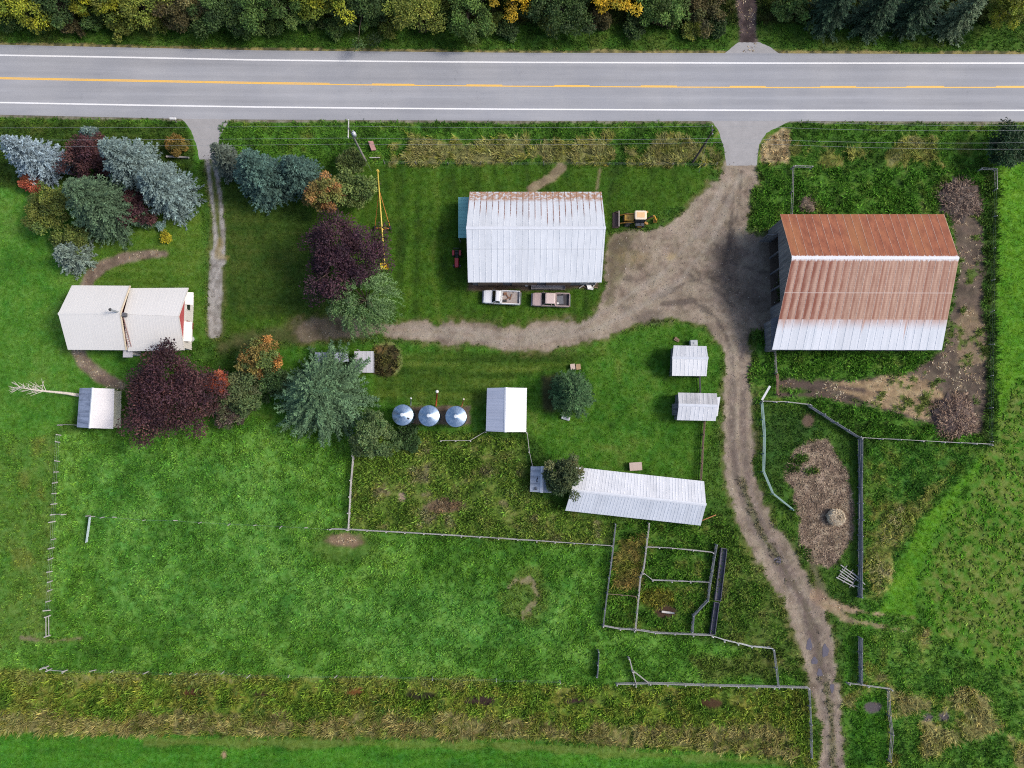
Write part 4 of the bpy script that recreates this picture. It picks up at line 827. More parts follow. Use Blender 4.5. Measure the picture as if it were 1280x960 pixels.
def slope(name, root, mat, R0, R1, E0, E1, rib=.9, t=.05, label=None, rh=.03):
    o = root.location; R0, R1, E0, E1 = [Vector(p) - o for p in (R0, R1, E0, E1)]
    n = (R1 - R0).cross(E0 - R0).normalized(); n = n if n.z > 0 else -n
    L = max((R1 - R0).length, (E1 - E0).length); D = ((E0 - R0).length + (E1 - R1).length) / 2
    us = [(0.0, 0.0)]; k = 1
    while k * rib < L - .1: us += [(k * rib - .05, 0), (k * rib - .022, rh), (k * rib + .022, rh), (k * rib + .05, 0)]; k += 1
    us.append((L, 0)); mb = MB(); uv = []
    for u, hh in us:
        a = R0.lerp(R1, u / L); b = E0.lerp(E1, u / L); mb.v += [tuple(a + n * (t + hh)), tuple(b + n * (t + hh)), tuple(a), tuple(b)]; uv += [(u, 0), (u, D), (u, 0), (u, D)]
    for i in range(len(us) - 1):
        q = i * 4; mb.f += [(q, q + 1, q + 5, q + 4), (q + 2, q + 6, q + 7, q + 3), (q + 1, q + 3, q + 7, q + 5), (q, q + 4, q + 6, q + 2)]
    e = (len(us) - 1) * 4; mb.f += [(0, 2, 3, 1), (e, e + 1, e + 3, e + 2)]
    if (Vector(mb.v[1]) - Vector(mb.v[0])).cross(Vector(mb.v[5]) - Vector(mb.v[0])).z < 0: mb.f = [tuple(reversed(f)) for f in mb.f]
    return mb.build(name, mat, root, label, uv=uv)
def gable(name, label, cat, Apx, Bpx, Rpx, zA, zB, zR, matA, matB, wall, rib=.9, ov=.3, cap=True, open_end=None, group=None, la=None, lb=None, gablemat=None, captone=None, rh=.025, ov0=None):
    A0, A1 = [at(*p, zA) for p in Apx]; B0, B1 = [at(*p, zB) for p in Bpx]; R0, R1 = [at(*p, zR) for p in Rpx]
    c = (A0 + A1 + B0 + B1) / 4; c.z = 0; root = empty(name, c, label, cat, group)
    up = Vector((0, 0, .002))
    slope('roof_slope', root, matA, R0, R1, A0, A1, rib, label=la, rh=rh); slope('roof_slope', root, matB, R0 + up, R1 + up, B0, B1, rib, label=lb, rh=rh)
    if cap:
        d = (R1 - R0).normalized(); mb = MB()
        for E0 in (A0, B0):
            s = (E0 - R0); s = s.normalized() * .22; q = Vector((0, 0, .095)); a, b = R0 - c + q - d * .04, R1 - c + q + d * .04; mb.add([a, b, b + s + Vector((0, 0, .0)), a + s], [(0, 1, 2, 3)])
        mb.build('ridge_cap', captone or M_CAP, root)
    d = (R1 - R0).normalized() * ov; dw = (R1 - R0).normalized() * (ov0 or ov); ins = lambda p, q: p + (q - p).normalized() * ov
    a0, b0 = ins(A0, B0) + dw, ins(B0, A0) + dw; a1, b1 = ins(A1, B1) - d, ins(B1, A1) - d; r0, r1 = R0 + dw, R1 - d; off = Vector((0, 0, -.03))
    g0 = lambda p: Vector((p.x, p.y, -.1)) - c; w_ = lambda p: p - c + off
    mb = MB(); vs = [g0(a0), g0(a1), g0(b1), g0(b0), w_(a0), w_(a1), w_(b1), w_(b0)]; fs = [(0, 1, 5, 4), (2, 3, 7, 6)]
    if open_end != 0: fs.append((3, 0, 4, 7))
    if open_end != 1: fs.append((1, 2, 6, 5))
    mb.add(vs, fs); mb.build('wall', wall, root); gm = gablemat or wall
    for e_, tri in ((0, (a0, b0, r0)), (1, (a1, b1, r1))):
        if open_end != e_: mb = MB(); mb.add([w_(q) for q in tri], [(0, 1, 2)]); mb.build('gable', gm, root)
    root['_c'] = [c.x, c.y]; return root, dict(a0=a0, a1=a1, b0=b0, b1=b1, r0=r0, r1=r1, c=c, A0=A0, A1=A1, B0=B0, B1=B1, R0=R0, R1=R1)
M_CAP = plain('ridge_metal', (222, 226, 234), .5, 0, .1)
def window(root, p, w, h, axis, frame=None, name='window'):
    """p local centre on the wall face, axis = outward normal"""
    n = Vector(axis); t = Vector((-n.y, n.x, 0)); p = Vector(p); mb = MB(); up = Vector((0, 0, 1))
    for s in (-1, 1):
        mb.bar(p + t * s * w / 2 - up * h / 2 + n * .03, p + t * s * w / 2 + up * h / 2 + n * .03, .08, .08); mb.bar(p + up * s * h / 2 - t * (w / 2 + .04) + n * .03, p + up * s * h / 2 + t * (w / 2 + .04) + n * .03, .08, .08)
    o = mb.build(name, frame or WALLW, root); mb = MB(); q = p + n * .02
    mb.quad(q - t * w / 2 - up * h / 2, q + t * w / 2 - up * h / 2, q + t * w / 2 + up * h / 2, q - t * w / 2 + up * h / 2); mb.build('pane', GLASS, o); return o
def slab(root, mb_pts, z, t, name, mat, label=None):
    o = root.location; mb = MB(); mb.prism([(p[0] - o.x, p[1] - o.y) for p in mb_pts], z - t, z); return mb.build(name, mat, root, label)

# ------------------------------------------------------------------ buildings
# the house: a taller western half and a lower eastern half with a red gable
hr, g1 = gable('farmhouse', 'cream roofed house with a red gable and a ladder on its stepped roof', 'house', [(90, 357), (162, 357.5)], [(85, 437), (157, 437.5)], [(73, 392), (150, 391.5)], 3.4, 3.4, 6.4, M_CREAM, M_CREAM, WALLW, .46, .4, rh=.006, gablemat=RED, captone=M_CREAM)
def sub_gable():
    A0, A1, B0, B1, R0, R1 = at(163, 360.5, 3.0), at(235, 360, 3.0), at(160, 439, 3.0), at(230, 437.5, 3.0), at(154.5, 393, 5.5), at(223, 395.5, 5.5); c = hr.location
    slope('roof_slope', hr, M_CREAM, R0, R1, A0, A1, .46, rh=.006); slope('roof_slope', hr, M_CREAM, R0 + Vector((0, 0, .002)), R1 + Vector((0, 0, .002)), B0, B1, .46, rh=.006)
    x0 = A0.x - c.x + .3; x1 = A1.x - c.x - .45; yn = A1.y - c.y - .4; ys = B1.y - c.y + .4; yr = R1.y - c.y
    mb = MB(); mb.add([(x0, yn, -.1), (x1, yn, -.1), (x1, ys, -.1), (x0, ys, -.1), (x0, yn, 3.05), (x1, yn, 3.05), (x1, ys, 3.05), (x0, ys, 3.05)], [(0, 1, 5, 4), (1, 2, 6, 5), (2, 3, 7, 6)]); mb.build('wall', WALLW, hr)
    mb = MB(); mb.add([(x1 + .06, yn + .25, 3.0), (x1 + .06, ys - .25, 3.0), (x1 + .06, yr, 5.42)], [(0, 1, 2)]); mb.build('gable', RED, hr)
    mb = MB(); q = Vector((.02, 0, -.02)); E = [A1 - c + q, R1 - c + q, B1 - c + q]; mb.bar(E[0], E[1], .10, .16); mb.bar(E[1], E[2], .10, .16); mb.build('bargeboard', WALLW, hr)
    for yy, w_, h_ in ((yn - 2.0, 1.1, 1.2), (ys + 2.1, 1.1, 1.2)): window(hr, (x1, yy, 1.7), w_, h_, (1, 0, 0))
    mb = MB(); mb.box((x1 + .04, yr - .4, 1.05), (.08, .95, 2.1)); d = mb.build('door', plain('door_paint', (150, 70, 66), .5), hr); mb = MB(); mb.box((x1 + .12, yr - .1, 1.05), (.06, .06, .14)); mb.build('handle', STEEL, d)
    # shallow porch canopies in white along the east wall
    mb = MB()
    for ya, yb in ((yn - .1, yn - 1.9), (yr - .2, ys + .9)): mb.add([(x1 + .0, ya, 2.75), (x1 + .0, yb, 2.75), (x1 + .95, yb, 2.35), (x1 + .95, ya, 2.35), (x1 + .0, ya, 2.67), (x1 + .0, yb, 2.67), (x1 + .95, yb, 2.27), (x1 + .95, ya, 2.27)], [(0, 3, 2, 1), (4, 5, 6, 7), (0, 4, 7, 3), (1, 2, 6, 5), (3, 7, 6, 2)])
    mb.build('porch_canopy', plain('porch_white', (240, 238, 234), .6, 0, .06), hr)
    for yy in (yn - .2, yn - 1.8, yr - .3, ys + 1.0): mb = MB(); mb.bar((x1 + .06, yy, 1.75), (x1 + .8, yy, 2.3), .07, .07); mb.build('canopy_bracket', WALLW, hr)
    # trim where the tall half steps above the low half
    mb = MB(); mb.bar(g1['A1'] - c + Vector((.08, 0, .02)), g1['R1'] - c + Vector((.08, 0, .02)), .16, .18); mb.bar(g1['R1'] - c + Vector((.08, 0, .02)), g1['B1'] - c + Vector((.08, 0, .02)), .16, .18); mb.build('bargeboard', TRIM, hr)
    e = at(160, 441, 2.5) - c; mb = MB(); mb.box((e.x, e.y - .1, 2.5), (1.35, 1.1, .08)); mb.box((e.x, e.y + .15, 1.2), (1.0, .6, 2.5)); mb.build('side_porch', plain('porch_grey', (204, 202, 206), .7, 0, .1), hr)
    # chimney pipe with brace, on the ridge end
    r = g1['R1'] - c; mb = MB(); mb.tube([(r.x - .35, r.y + .15, 6.2), (r.x - .35, r.y + .15, 8.1)], .14, 12); mb.lathe((r.x - .35, r.y + .15, 8.1), [(.22, 0), (.22, .06), (.05, .2)], 12); ch = mb.build('chimney_pipe', STEEL, hr, smooth=False)
    mb = MB(); mb.lathe((r.x - .35, r.y + .15, 8.16), [(.001, .22), (.17, .14), (.2, .02)], 12); mb.build('chimney_cap', BLACK, ch)
    mb = MB(); mb.box((r.x + .35, r.y - .15, 6.0), (.6, .5, .6)); mb.build('chimney_box', WOOD_D, hr)
    # ladder lying on the lower roof along the step
    p0 = at(152.5, 397, 5.55); p1 = at(162.5, 434, 3.35); w_ = Vector((.21, .03, .03))
    lr = empty('ladder', (p0 + p1) / 2, 'rusty pink ladder lying down the house roof beside the step', 'ladder'); mb = MB()
    for s in (-1, 1): mb.bar(p0 + w_ * s - lr.location, p1 + w_ * s - lr.location, .06, .07)
    mb.build('rail', plain('ladder_paint', (168, 130, 126), .6), lr); mb = MB()
    for i in range(13): q = p0.lerp(p1, (i + .5) / 13) - lr.location; mb.bar(q - w_, q + w_, .045, .045)
    mb.build('rung', plain('ladder_paint', (168, 130, 126), .6), lr)
    window(hr, (-3.0, g1['a0'].y - c.y, 1.7), 1.2, 1.1, (0, 1, 0)); window(hr, (-4.0, g1['b0'].y - c.y, 1.7), 1.2, 1.1, (0, -1, 0)); window(hr, (2.5, yn, 1.7), 1.2, 1.1, (0, 1, 0))
    window(hr, (g1['a0'].x - c.x, 0, 1.7), 1.2, 1.1, (-1, 0, 0))
sub_gable()
t = empty('water_tank', at(239.5, 424), 'white rounded tank standing by the south end of the red gable', 'tank'); mb = MB(); mb.lathe((0, 0, 0), [(.42, 0), (.45, .1), (.45, 1.05), (.4, 1.18), (.001, 1.25)], 20); mb.build('body', plain('tank_white', (232, 236, 238), .5), t, smooth=True); mb = MB(); mb.lathe((0, 0, 1.2), [(.12, 0), (.12, .08), (.001, .09)], 12); mb.build('lid', STEEL, t)

ms, g = gable('machine_shed', 'large pale galvanised machine shed with rust streaks along its north roof edge', 'shed', [(587, 240), (752, 240)], [(585, 353), (752, 353)], [(583, 285), (757, 285)], 4.0, 4.0, 5.6, M_SHED_N, M_SHED_S, PLANK, .87, .5, la='pale roof slope streaked with rust')
c = g['c']; mb = MB()
for i, xx in enumerate((-6.4, -1.5, 3.4)): mb.box((xx, g['b0'].y - c.y - .05, 1.6), (3.6, .06, 3.1))
mb.build('sliding_door', WOOD_B, ms); window(ms, (7.2, g['b0'].y - c.y, 1.9), 1.2, 1.0, (0, -1, 0))
root = empty('lean_to', at(579, 272), 'teal roofed lean-to on the west wall of the big machine shed', 'lean-to'); p = [at(573, 246.5, 2.3), at(586.5, 246.5, 3.0), at(586.5, 297.5, 3.0), at(573, 297.5, 2.3)]
slope('roof', root, metal_roof('teal_sheet_roof', (136, 196, 192), (104, 164, 160), .5, .6, .1), p[1], p[2], p[0], p[3], .5)
mb = MB(); o = root.location
for q in (p[0], p[3], p[0].lerp(p[3], .5)): mb = MB(); mb.box((q.x - o.x + .12, q.y - o.y + (.1 if q is p[3] else -.1), 1.1), (.14, .14, 2.2)); mb.build('post', WOOD, root)
mb = MB(); mb.box((.35, 0, 1.0), (.06, 5.0, 2.0)); mb.build('back_wall', PLANK, root)

# the barn: saltbox roof, open west front
br, g = gable('barn', 'great barn with a rust red north roof and a half rusted, half white south roof', 'barn', [(975, 268), (1180, 268)], [(965, 437), (1177, 437.5)], [(990, 322), (1198.5, 322.5)], 6.2, 3.6, 8.6, M_BARN_N, M_BARN_S, PLANK, 1.08, .35, ov0=1.15, open_end=0, la='rust red roof slope with pale lap ribs', lb='roof slope rusted above and white galvanised below', captone=plain('barn_ridge', (240, 240, 244), .5, 0, .08))
c = g['c']; a0, b0, r0 = g['a0'] - c, g['b0'] - c, g['r0'] - c
xw = min(a0.x, b0.x) + .1; top = lambda y: (a0.z + (r0.z - a0.z) * (a0.y - y) / (a0.y - r0.y) if y > r0.y else b0.z + (r0.z - b0.z) * (y - b0.y) / (r0.y - b0.y)) - .06
ysp = [a0.y, a0.y - 1.6, r0.y, b0.y + 4.6, b0.y + .02]; mb = MB(); LIN = 3.9
def panel(y0, y1, z0): 
    pts = [(xw, y0, z0 if not callable(z0) else z0(y0)), (xw, y1, z0), (xw, y1, top(y1)), (xw, y0, top(y0))]; mb.add(pts + [(q[0] + .08, q[1], q[2]) for q in pts], [(0, 1, 2, 3), (7, 6, 5, 4), (0, 4, 5, 1), (3, 2, 6, 7), (0, 3, 7, 4), (1, 5, 6, 2)])
panel(a0.y, a0.y - 1.6, -.1); panel(a0.y - 1.602, r0.y, LIN); panel(r0.y - .002, b0.y + 6.2, LIN); panel(b0.y + 6.198, b0.y + .02, -.1); mb.build('front_wall', PLANK, br)
mb = MB()
for yy in np.linspace(a0.y - 1.7, b0.y + 6.3, 5): mb.box((xw + .2, yy, 2.0), (.22, .22, 4.0))
mb.bar((xw + .2, a0.y - 1.6, LIN), (xw + .2, b0.y + 6.2, LIN), .2, .3); mb.build('door_post', WOOD_D, br)
mb = MB(); mb.box((xw - .7, a0.y - 1.75, 1.9), (1.4, .08, 3.6)); mb.build('barn_door', PLANK, br); 
mb = MB(); mb.prism([(xw + .15, a0.y - .1), (g['a1'].x - c.x - .1, a0.y - .1), (g['a1'].x - c.x - .1, b0.y + .1), (xw + .15, b0.y + .1)], -.05, .03); mb.build('floor', plain('barn_floor', (92, 78, 66), .95), br)
root = empty('side_shed', at(957, 424), 'little grey plank shed against the south west corner of the barn', 'shed'); o = root.location; p = [at(963.5, 399, 3.0), at(975.5, 395, 3.6), at(976, 437, 3.6), at(964, 437, 3.0)]
for q in p: q.z -= 0
slope('roof', root, metal_roof('grey_board_roof', (112, 114, 124), (84, 86, 96), .3, .6, .2, rough=.9), p[1], p[2], p[0], p[3], .3)
mb = MB(); xs_ = [q.x - o.x for q in p]; y_n = p[0].y - o.y - .1; y_s = p[3].y - o.y + .1; x_w = p[0].x - o.x + .1
mb.box((x_w, (y_n + y_s) / 2, 1.4), (.08, y_n - y_s, 2.9)); mb.box((x_w + .6, y_n, 1.4), (1.12, .08, 2.9)); mb.box((x_w + .6, y_s, 1.4), (1.12, .08, 2.9)); mb.build('wall', PLANK, root)

sa, g = gable('tool_shed', 'bright white roofed small shed nearest the yard, with a grey tank behind it', 'shed', [(842, 432), (883, 433)], [(840, 469.5), (883, 470)], [(840.5, 447), (885, 447.5)], 2.3, 2.3, 3.5, M_WHITE, M_BRIGHT, PLANK, .6, .15)
sb, g = gable('tool_shed', 'small shed with a streaky grey white roof and a white flap on its east side', 'shed', [(847.5, 491), (896, 492)], [(846, 525), (894.5, 526)], [(848.5, 506), (897, 507.5)], 2.3, 2.3, 3.3, metal_roof('stained_white_roof', (212, 212, 214), (160, 160, 164), .5, .9, .1), M_WHITE, PLANK, .6, .15)
o = sb.location; p = [at(895.5, 497, 2.3), at(900, 496, 1.9), at(896.5, 520, 1.9), at(894.5, 521, 2.3)]; mb = MB(); mb.prism([(q.x - o.x, q.y - o.y) for q in p], 2.05, 2.1); mb.build('side_flap', M_CAP, sb)
mb = MB(); mb.box((-2.75, -.3, .9), (.5, 1.6, 1.8)); mb.build('side_cupboard', PLANK, sb)
wsd, g = gable('white_shed', 'shed with one blue grey and one brilliant white roof slope, east of the bins', 'shed', [(609, 485), (607.5, 539)], [(658.5, 485), (657.5, 540)], [(632.5, 484.5), (631.5, 540)], 2.5, 2.5, 3.5, M_BLUEGREY, metal_roof('brilliant_roof', (252, 252, 252), (240, 240, 242), .5, .2, .02), PLANK, .5, .2)
ob, g = gable('outbuilding', 'small outbuilding with a streaked grey west slope beside the red purple maple', 'outbuilding', [(100, 485), (96.5, 534)], [(143, 486), (141.5, 536)], [(116, 485), (112, 535)], 2.3, 2.3, 3.6, M_STREAK, metal_roof('offwhite_roof', (230, 226, 228), (206, 204, 208), .5, .3, .03), plain('cream_wall', (226, 224, 204), .8, 0, .15), .4, .2, rh=.006)
window(ob, (g['b0'].x - g['c'].x - .02, -.6, 1.3), .9, .7, (1, 0, 0)); window(ob, (g['b0'].x - g['c'].x - .02, 1.3, 1.3), .7, .7, (1, 0, 0))
ls, g = gable('long_shed', 'long narrow white roofed shed set askew, with an olive tree at its west end', 'shed', [(720.5, 584), (880, 601.7)], [(706.5, 638), (875.7, 656.7)], [(714.5, 612.5), (882.5, 631)], 2.4, 2.4, 3.6, M_WHITE, metal_roof('long_shed_south', (212, 218, 228), (190, 198, 210), .45, .5, .09), PLANK, .45, .25)
sm, g = gable('chicken_hut', 'tiny grey metal hut with dark marks on its roof, west of the olive tree', 'hut', [(663.5, 583), (662.5, 614.5)], [(691, 584), (689, 616)], [(678, 583), (677, 615.5)], 1.9, 1.9, 2.3, M_GREYSHED, metal_roof('hut_roof_grey', (156, 168, 186), (120, 132, 150), .6, .6, .1), PLANK, .5, .12)
mb = MB(); rr = random.Random(2)
for i in range(9):
    q = at(rr.uniform(665, 677), rr.uniform(594, 613), 2.2) - g['c']; mb = MB(); mb.box((q.x, q.y, 2.19), (rr.uniform(.15, .55), rr.uniform(.05, .3), .05), rr.choice((0, 1.57))); mb.build('roof_patch', plain('tar_patch', (84, 92, 108), .8), sm)
def flat_shed(name, label, cat, px, z, mat, wallmat, tilt=0, t=.1):
    p = [at(*q, z) for q in px]; c = sum(p, Vector()) / len(p); c.z = 0; root = empty(name, c, label, cat)
    slope('roof', root, mat, p[0], p[1], p[3], p[2], .6, rh=.015); mb = MB(); mb.prism([((q.x - c.x) * .9, (q.y - c.y) * .9) for q in p], -.1, z - .01); mb.build('wall', wallmat, root); return root
ps = flat_shed('pump_house', 'square flat grey lidded pump house beside the curved vegetable bed', 'pump house', [(443, 439), (467, 439), (467, 466), (443, 465.5)], 1.6, metal_roof('grey_felt_lid', (202, 202, 208), (176, 176, 184), .9, .7, .06, rough=.9), WOOD_D)
mb = MB(); mb.box((-.95, 1.75, .9), (.1, .1, 1.8)); mb.build('post', WOOD, ps)
flat_shed('garden_shed', 'low grey roofed shed mostly hidden under the great cedar', 'shed', [(394, 440.5), (434, 441), (436, 452), (394, 454)], 2.0, metal_roof('dull_blue_roof', (166, 174, 190), (140, 148, 164), .6, .6, .1), WOOD_D)

# ------------------------------------------------------------------ grain bins
GALV = NT('galvanised_steel'); _n = GALV.noise(GALV.coord(), 2.2, 4, .6); GALV = GALV.fin(GALV.mix(GALV.mr(_n, .3, .7), tuple(A(150, 176, 204)), tuple(A(200, 216, 232))), .32, .85)
def grain_bin(px, py, label):
    p = at(px, py, 4.6); root = empty('grain_bin', (p.x, p.y, 0), label, 'grain bin', 'steel grain bins in a row'); r = 1.36
    mb = MB(); prof = []; z = .9
    while z < 4.0: prof += [(r, z), (r - .03, z + .06)]; z += .12
    mb.lathe((0, 0, 0), [(.28, .35), (r - .05, .9)] + prof + [(r, 4.02)], 40); mb.build('bin_wall', GALV, root, smooth=True)
    mb = MB(); mb.lathe((0, 0, 0), [(r + .09, 3.98), (r + .09, 4.04), (.22, 4.72)], 40); ro = mb.build('bin_roof', GALV, root)
    mb = MB()
    for k in range(20): a_ = k * math.pi / 10; mb.bar((math.cos(a_) * (r + .05), math.sin(a_) * (r + .05), 4.075), (math.cos(a_) * .26, math.sin(a_) * .26, 4.74), .035, .035)
    mb.build('roof_rib', GALV, ro); mb = MB(); mb.lathe((0, 0, 4.7), [(.26, 0), (.26, .1), (.20, .16), (.001, .18)], 20); mb.build('bin_lid', plain('lid_steel', (214, 224, 234), .4), root)
    mb = MB()
    for k in range(6): a_ = k * math.pi / 3 + .3; mb.box((math.cos(a_) * (r - .06), math.sin(a_) * (r - .06), .6), (.09, .09, 1.2))
    mb.build('leg', STEEL, root); mb = MB(); d = Vector((-.72, .7, 0))
    for s in (-.17, .17): t_ = Vector((-d.y, d.x, 0)) * s; mb.bar(d * (r + .12) + t_ + Vector((0, 0, .5)), d * (r + .12) + t_ + Vector((0, 0, 4.1)), .03, .03)
    for k in range(10): q = d * (r + .12) + Vector((0, 0, .7 + k * .36)); t_ = Vector((-d.y, d.x, 0)) * .17; mb.bar(q - t_, q + t_, .025, .025)
    mb.build('ladder', STEEL, root); return root
b1 = grain_bin(502.5, 518.5, 'westernmost of the three round steel bins, beside the dark thicket'); mb = MB(); mb.box((.85, -.5, 4.42), (.3, .22, .06), -.5); mb.build('hatch', BLACK, b1)
grain_bin(535.5, 519.5, 'middle steel bin of the three, next to the orange upright pipe'); grain_bin(569.5, 520.5, 'easternmost steel bin of the three, closest to the white shed')
def pipe(label, p0, p1, r, col, head=None, cat='pipe', name='auger_pipe'):
    a_, b_ = at(*p0), at(*p1); base = Vector((a_.x, a_.y, 0)); root = empty(name, base, label, cat); mb = MB(); mb.tube([a_ - base, b_ - base], r, 10); mb.build('tube', plain('pipe_' + '_'.join(map(str, col)), col, .5), root, smooth=True)
    if head: mb = MB(); q = b_ - base; mb.lathe((q.x, q.y, q.z - .15), [(r * 1.5, 0), (r * 2.0, .1), (r * 2.0, .35), (r, .45), (.001, .46)], 12); mb.build('head', plain('pipe_head_' + '_'.join(map(str, head)), head, .5), root, smooth=True)
    return root
pipe('orange upright filling pipe with a white head behind the middle bin', (545, 507, .3), (546.5, 489.5, 4.4), .11, (196, 90, 48), (236, 232, 224))
pipe('thin grey pipe rising behind the westernmost bin', (513.5, 507, .3), (513.8, 498, 3.2), .07, (168, 176, 180), (206, 210, 210))
pipe('short rusty pipe with a cream tip behind the easternmost bin', (577, 508, .3), (579.5, 499, 2.6), .07, (176, 96, 60), (230, 222, 196))
# ------------------------------------------------------------------ vehicles
TYRE = plain('tyre_rubber', (38, 38, 40), .9, 0, .15); CHROME = plain('bumper_metal', (150, 152, 154), .35, .6, .1); LAMP = plain('lamp_glass', (220, 222, 220), .2); TAIL = plain('tail_lamp_red', (150, 30, 28), .3)
def set_wheels(root, pts, r, w, rimmat):
    for x, y in pts:
        wo = empty_part('wheel', root, (x, y, r)); mb = MB(); mb.wheel((0, 0, 0), r, w, 22); mb.build('tyre', TYRE, wo, smooth=True); mb = MB(); mb.disc((0, 0, 0), r * .6, w * .8, 16); mb.build('rim', rimmat, wo)
def empty_part(name, root, loc):
    # hub disc that carries tyre and rim
    mb = MB(); mb.disc((0, 0, 0), .09, .3, 10); o = mb.build(name, CHROME, root); o.location = loc; return o
def pickup(label, px, py, head, paint, L, cab0, cab1, bed_front, bedmat, roofmat):
    b = at(px, py, .9); root = empty('pickup_truck', (b.x, b.y, 0), label, 'pickup truck', None, head); W = .98; f = L / 2
    mb = MB(); mb.loft([(f, .78, .48, .88, .08), (f - .06, .9, .42, .98, .1), (f - .35, .95, .4, 1.04, .1), (cab0 + .05, .97, .4, 1.1, .09), (cab0, W, .4, 1.12, .07), (bed_front, W, .4, 1.12, .06)]); mb.build('body', paint, root)
    mb = MB(); bl = -f + .1; bw = .07
    mb.box(((bed_front + bl) / 2, 0, .58), (bed_front - bl, 2 * W - .1, .3))
    for s in (-1, 1): mb.box(((bed_front + bl) / 2, s * (W - bw / 2 - .005), .78), (bed_front - bl - .004, bw * 1.7, .7))
    mb.box((bed_front - .045, 0, .80), (.07, 2 * W - .28, .66)); mb.build('bed', paint, root)
    mb = MB(); mb.box((bl + .03, 0, .82), (.06, 2 * W - .26, .58)); mb.build('tailgate', paint, root)
    mb = MB(); mb.box(((bed_front + bl) / 2, 0, .74), (bed_front - bl - .16, 2 * W - .29, .03)); mb.build('bed_floor', bedmat, root)
    zb, zt = 1.11, 1.74; wb, wt = .90, .74; x0b, x0t, x1t, x1b = cab0, cab0 - .62, cab1 + .14, cab1
    P_ = lambda x, y, z: Vector((x, y, z)); mb = MB(); mb.quad(P_(x0b, -wb, zb), P_(x0b, wb, zb), P_(x0t, wt, zt), P_(x0t, -wt, zt)); mb.build('windshield', GLASS, root)
    mb = MB(); mb.quad(P_(x1b, wb, zb), P_(x1b, -wb, zb), P_(x1t, -wt, zt), P_(x1t, wt, zt)); mb.build('rear_window', GLASS, root)
    for s in (-1, 1): mb = MB(); mb.quad(P_(x1b, s * wb, zb), P_(x0b, s * wb, zb), P_(x0t, s * wt, zt), P_(x1t, s * wt, zt)); mb.build('side_window', GLASS, root)
    mb = MB(); mb.loft([(x0t + .10, wt - .04, zt - .03, zt + .02, .02), (x0t - .05, wt + .035, zt - .04, zt + .07, .05), (x1t + .06, wt + .035, zt - .04, zt + .07, .05), (x1t - .05, wt - .04, zt - .04, zt + .02, .02)]); mb.build('roof', roofmat, root)
    mb = MB(); xm = (x0t + x1t) / 2 - .15
    for s in (-1, 1):
        mb.bar((x0b - .02, s * (wb + .01), zb), (x0t, s * (wt + .01), zt), .07, .07); mb.bar((x1b, s * (wb + .01), zb), (x1t, s * (wt + .01), zt), .14, .08); mb.bar((xm - .05, s * (wb + .01), zb), (xm, s * (wt + .01), zt), .09, .06)
    mb.build('pillar', paint, root)
    for s in (-1, 1):
        mb = MB(); mb.box((x0b - .25, s * (W + .12), 1.2), (.12, .18, .2)); mb.build('mirror', BLACK, root)
        mb = MB(); mb.box((f - .01, s * .68, .78), (.08, .3, .17)); mb.build('headlight', LAMP, root); mb = MB(); mb.box((bl - .02, s * .86, .85), (.07, .14, .36)); mb.build('tail_light', TAIL, root)
    mb = MB(); mb.box((f + .02, 0, .82), (.04, 1.0, .22)); mb.build('grille', BLACK, root)
    mb = MB(); mb.box((f + .1, 0, .55), (.14, 1.86, .16)); mb.build('bumper', CHROME, root); mb = MB(); mb.box((-f - .02, 0, .55), (.12, 1.8, .14)); mb.build('bumper', CHROME, root)
    set_wheels(root, [(f - .95, .86), (f - .95, -.86), (-f + 1.15, .86), (-f + 1.15, -.86)], .38, .25, CHROME); return root
WP = plain('white_car_paint', (244, 245, 248), .3, 0, .03, 1, .5); TP = plain('faded_tan_paint', (196, 172, 168), .5, 0, .10, 1.4)
wt_ = pickup('white pickup truck parked along the south wall of the machine shed, junk in its bed', 627.5, 371.5, math.pi - R(2.5), WP, 5.4, 1.42, .12, .02, plain('dirty_bed', (176, 164, 158), .9, 0, .25), WP)
tt_ = pickup('faded pinkish tan pickup truck with a dark bed, right of the white truck', 689, 374.5, math.pi - R(1.5), TP, 5.45, 1.4, -.62, -.68, plain('dark_bed', (64, 60, 66), .8, 0, .3), plain('tan_roof', (216, 194, 188), .5, 0, .08))
def load(name, label, truck, items, cat):
    # things lying loose in a truck bed: own top-level object
    M_ = truck.matrix_basis; root = empty(name, M_ @ Vector((0, 0, .77)), label, cat, None, truck.rotation_euler.z)
    for nm, c_, d_, rz, mat in items: mb = MB(); mb.box(c_, d_, rz, .1 if nm == 'board' else 0); mb.build(nm, mat, root)
bpy.context.view_layer.update()
BR_ = plain('rust_brown', (140, 98, 74), .9); load('scrap_heap', 'brown boards and scrap lying in the bed of the white truck', wt_, [('board', (-.9, .1, .08), (1.1, .12, .05), .5, BR_), ('board', (-.8, -.2, .08), (.8, .14, .05), -.9, BR_), ('board', (-1.3, -.1, .1), (.9, .10, .05), 1.3, BR_), ('crate', (-.45, -.5, .16), (.45, .35, .3), .2, BR_), ('toolbox', (-.45, .5, .15), (.5, .3, .26), 0, BLACK)], 'scrap')
load('bucket_load', 'white bucket and grey sheet lying in the bed of the tan truck', tt_, [('sheet', (-1.3, 0, .06), (.9, 1.2, .08), .1, plain('grey_sheet', (110, 112, 120), .8)), ('bucket', (-.95, .55, .2), (.26, .26, .34), .4, WALLW)], 'load')

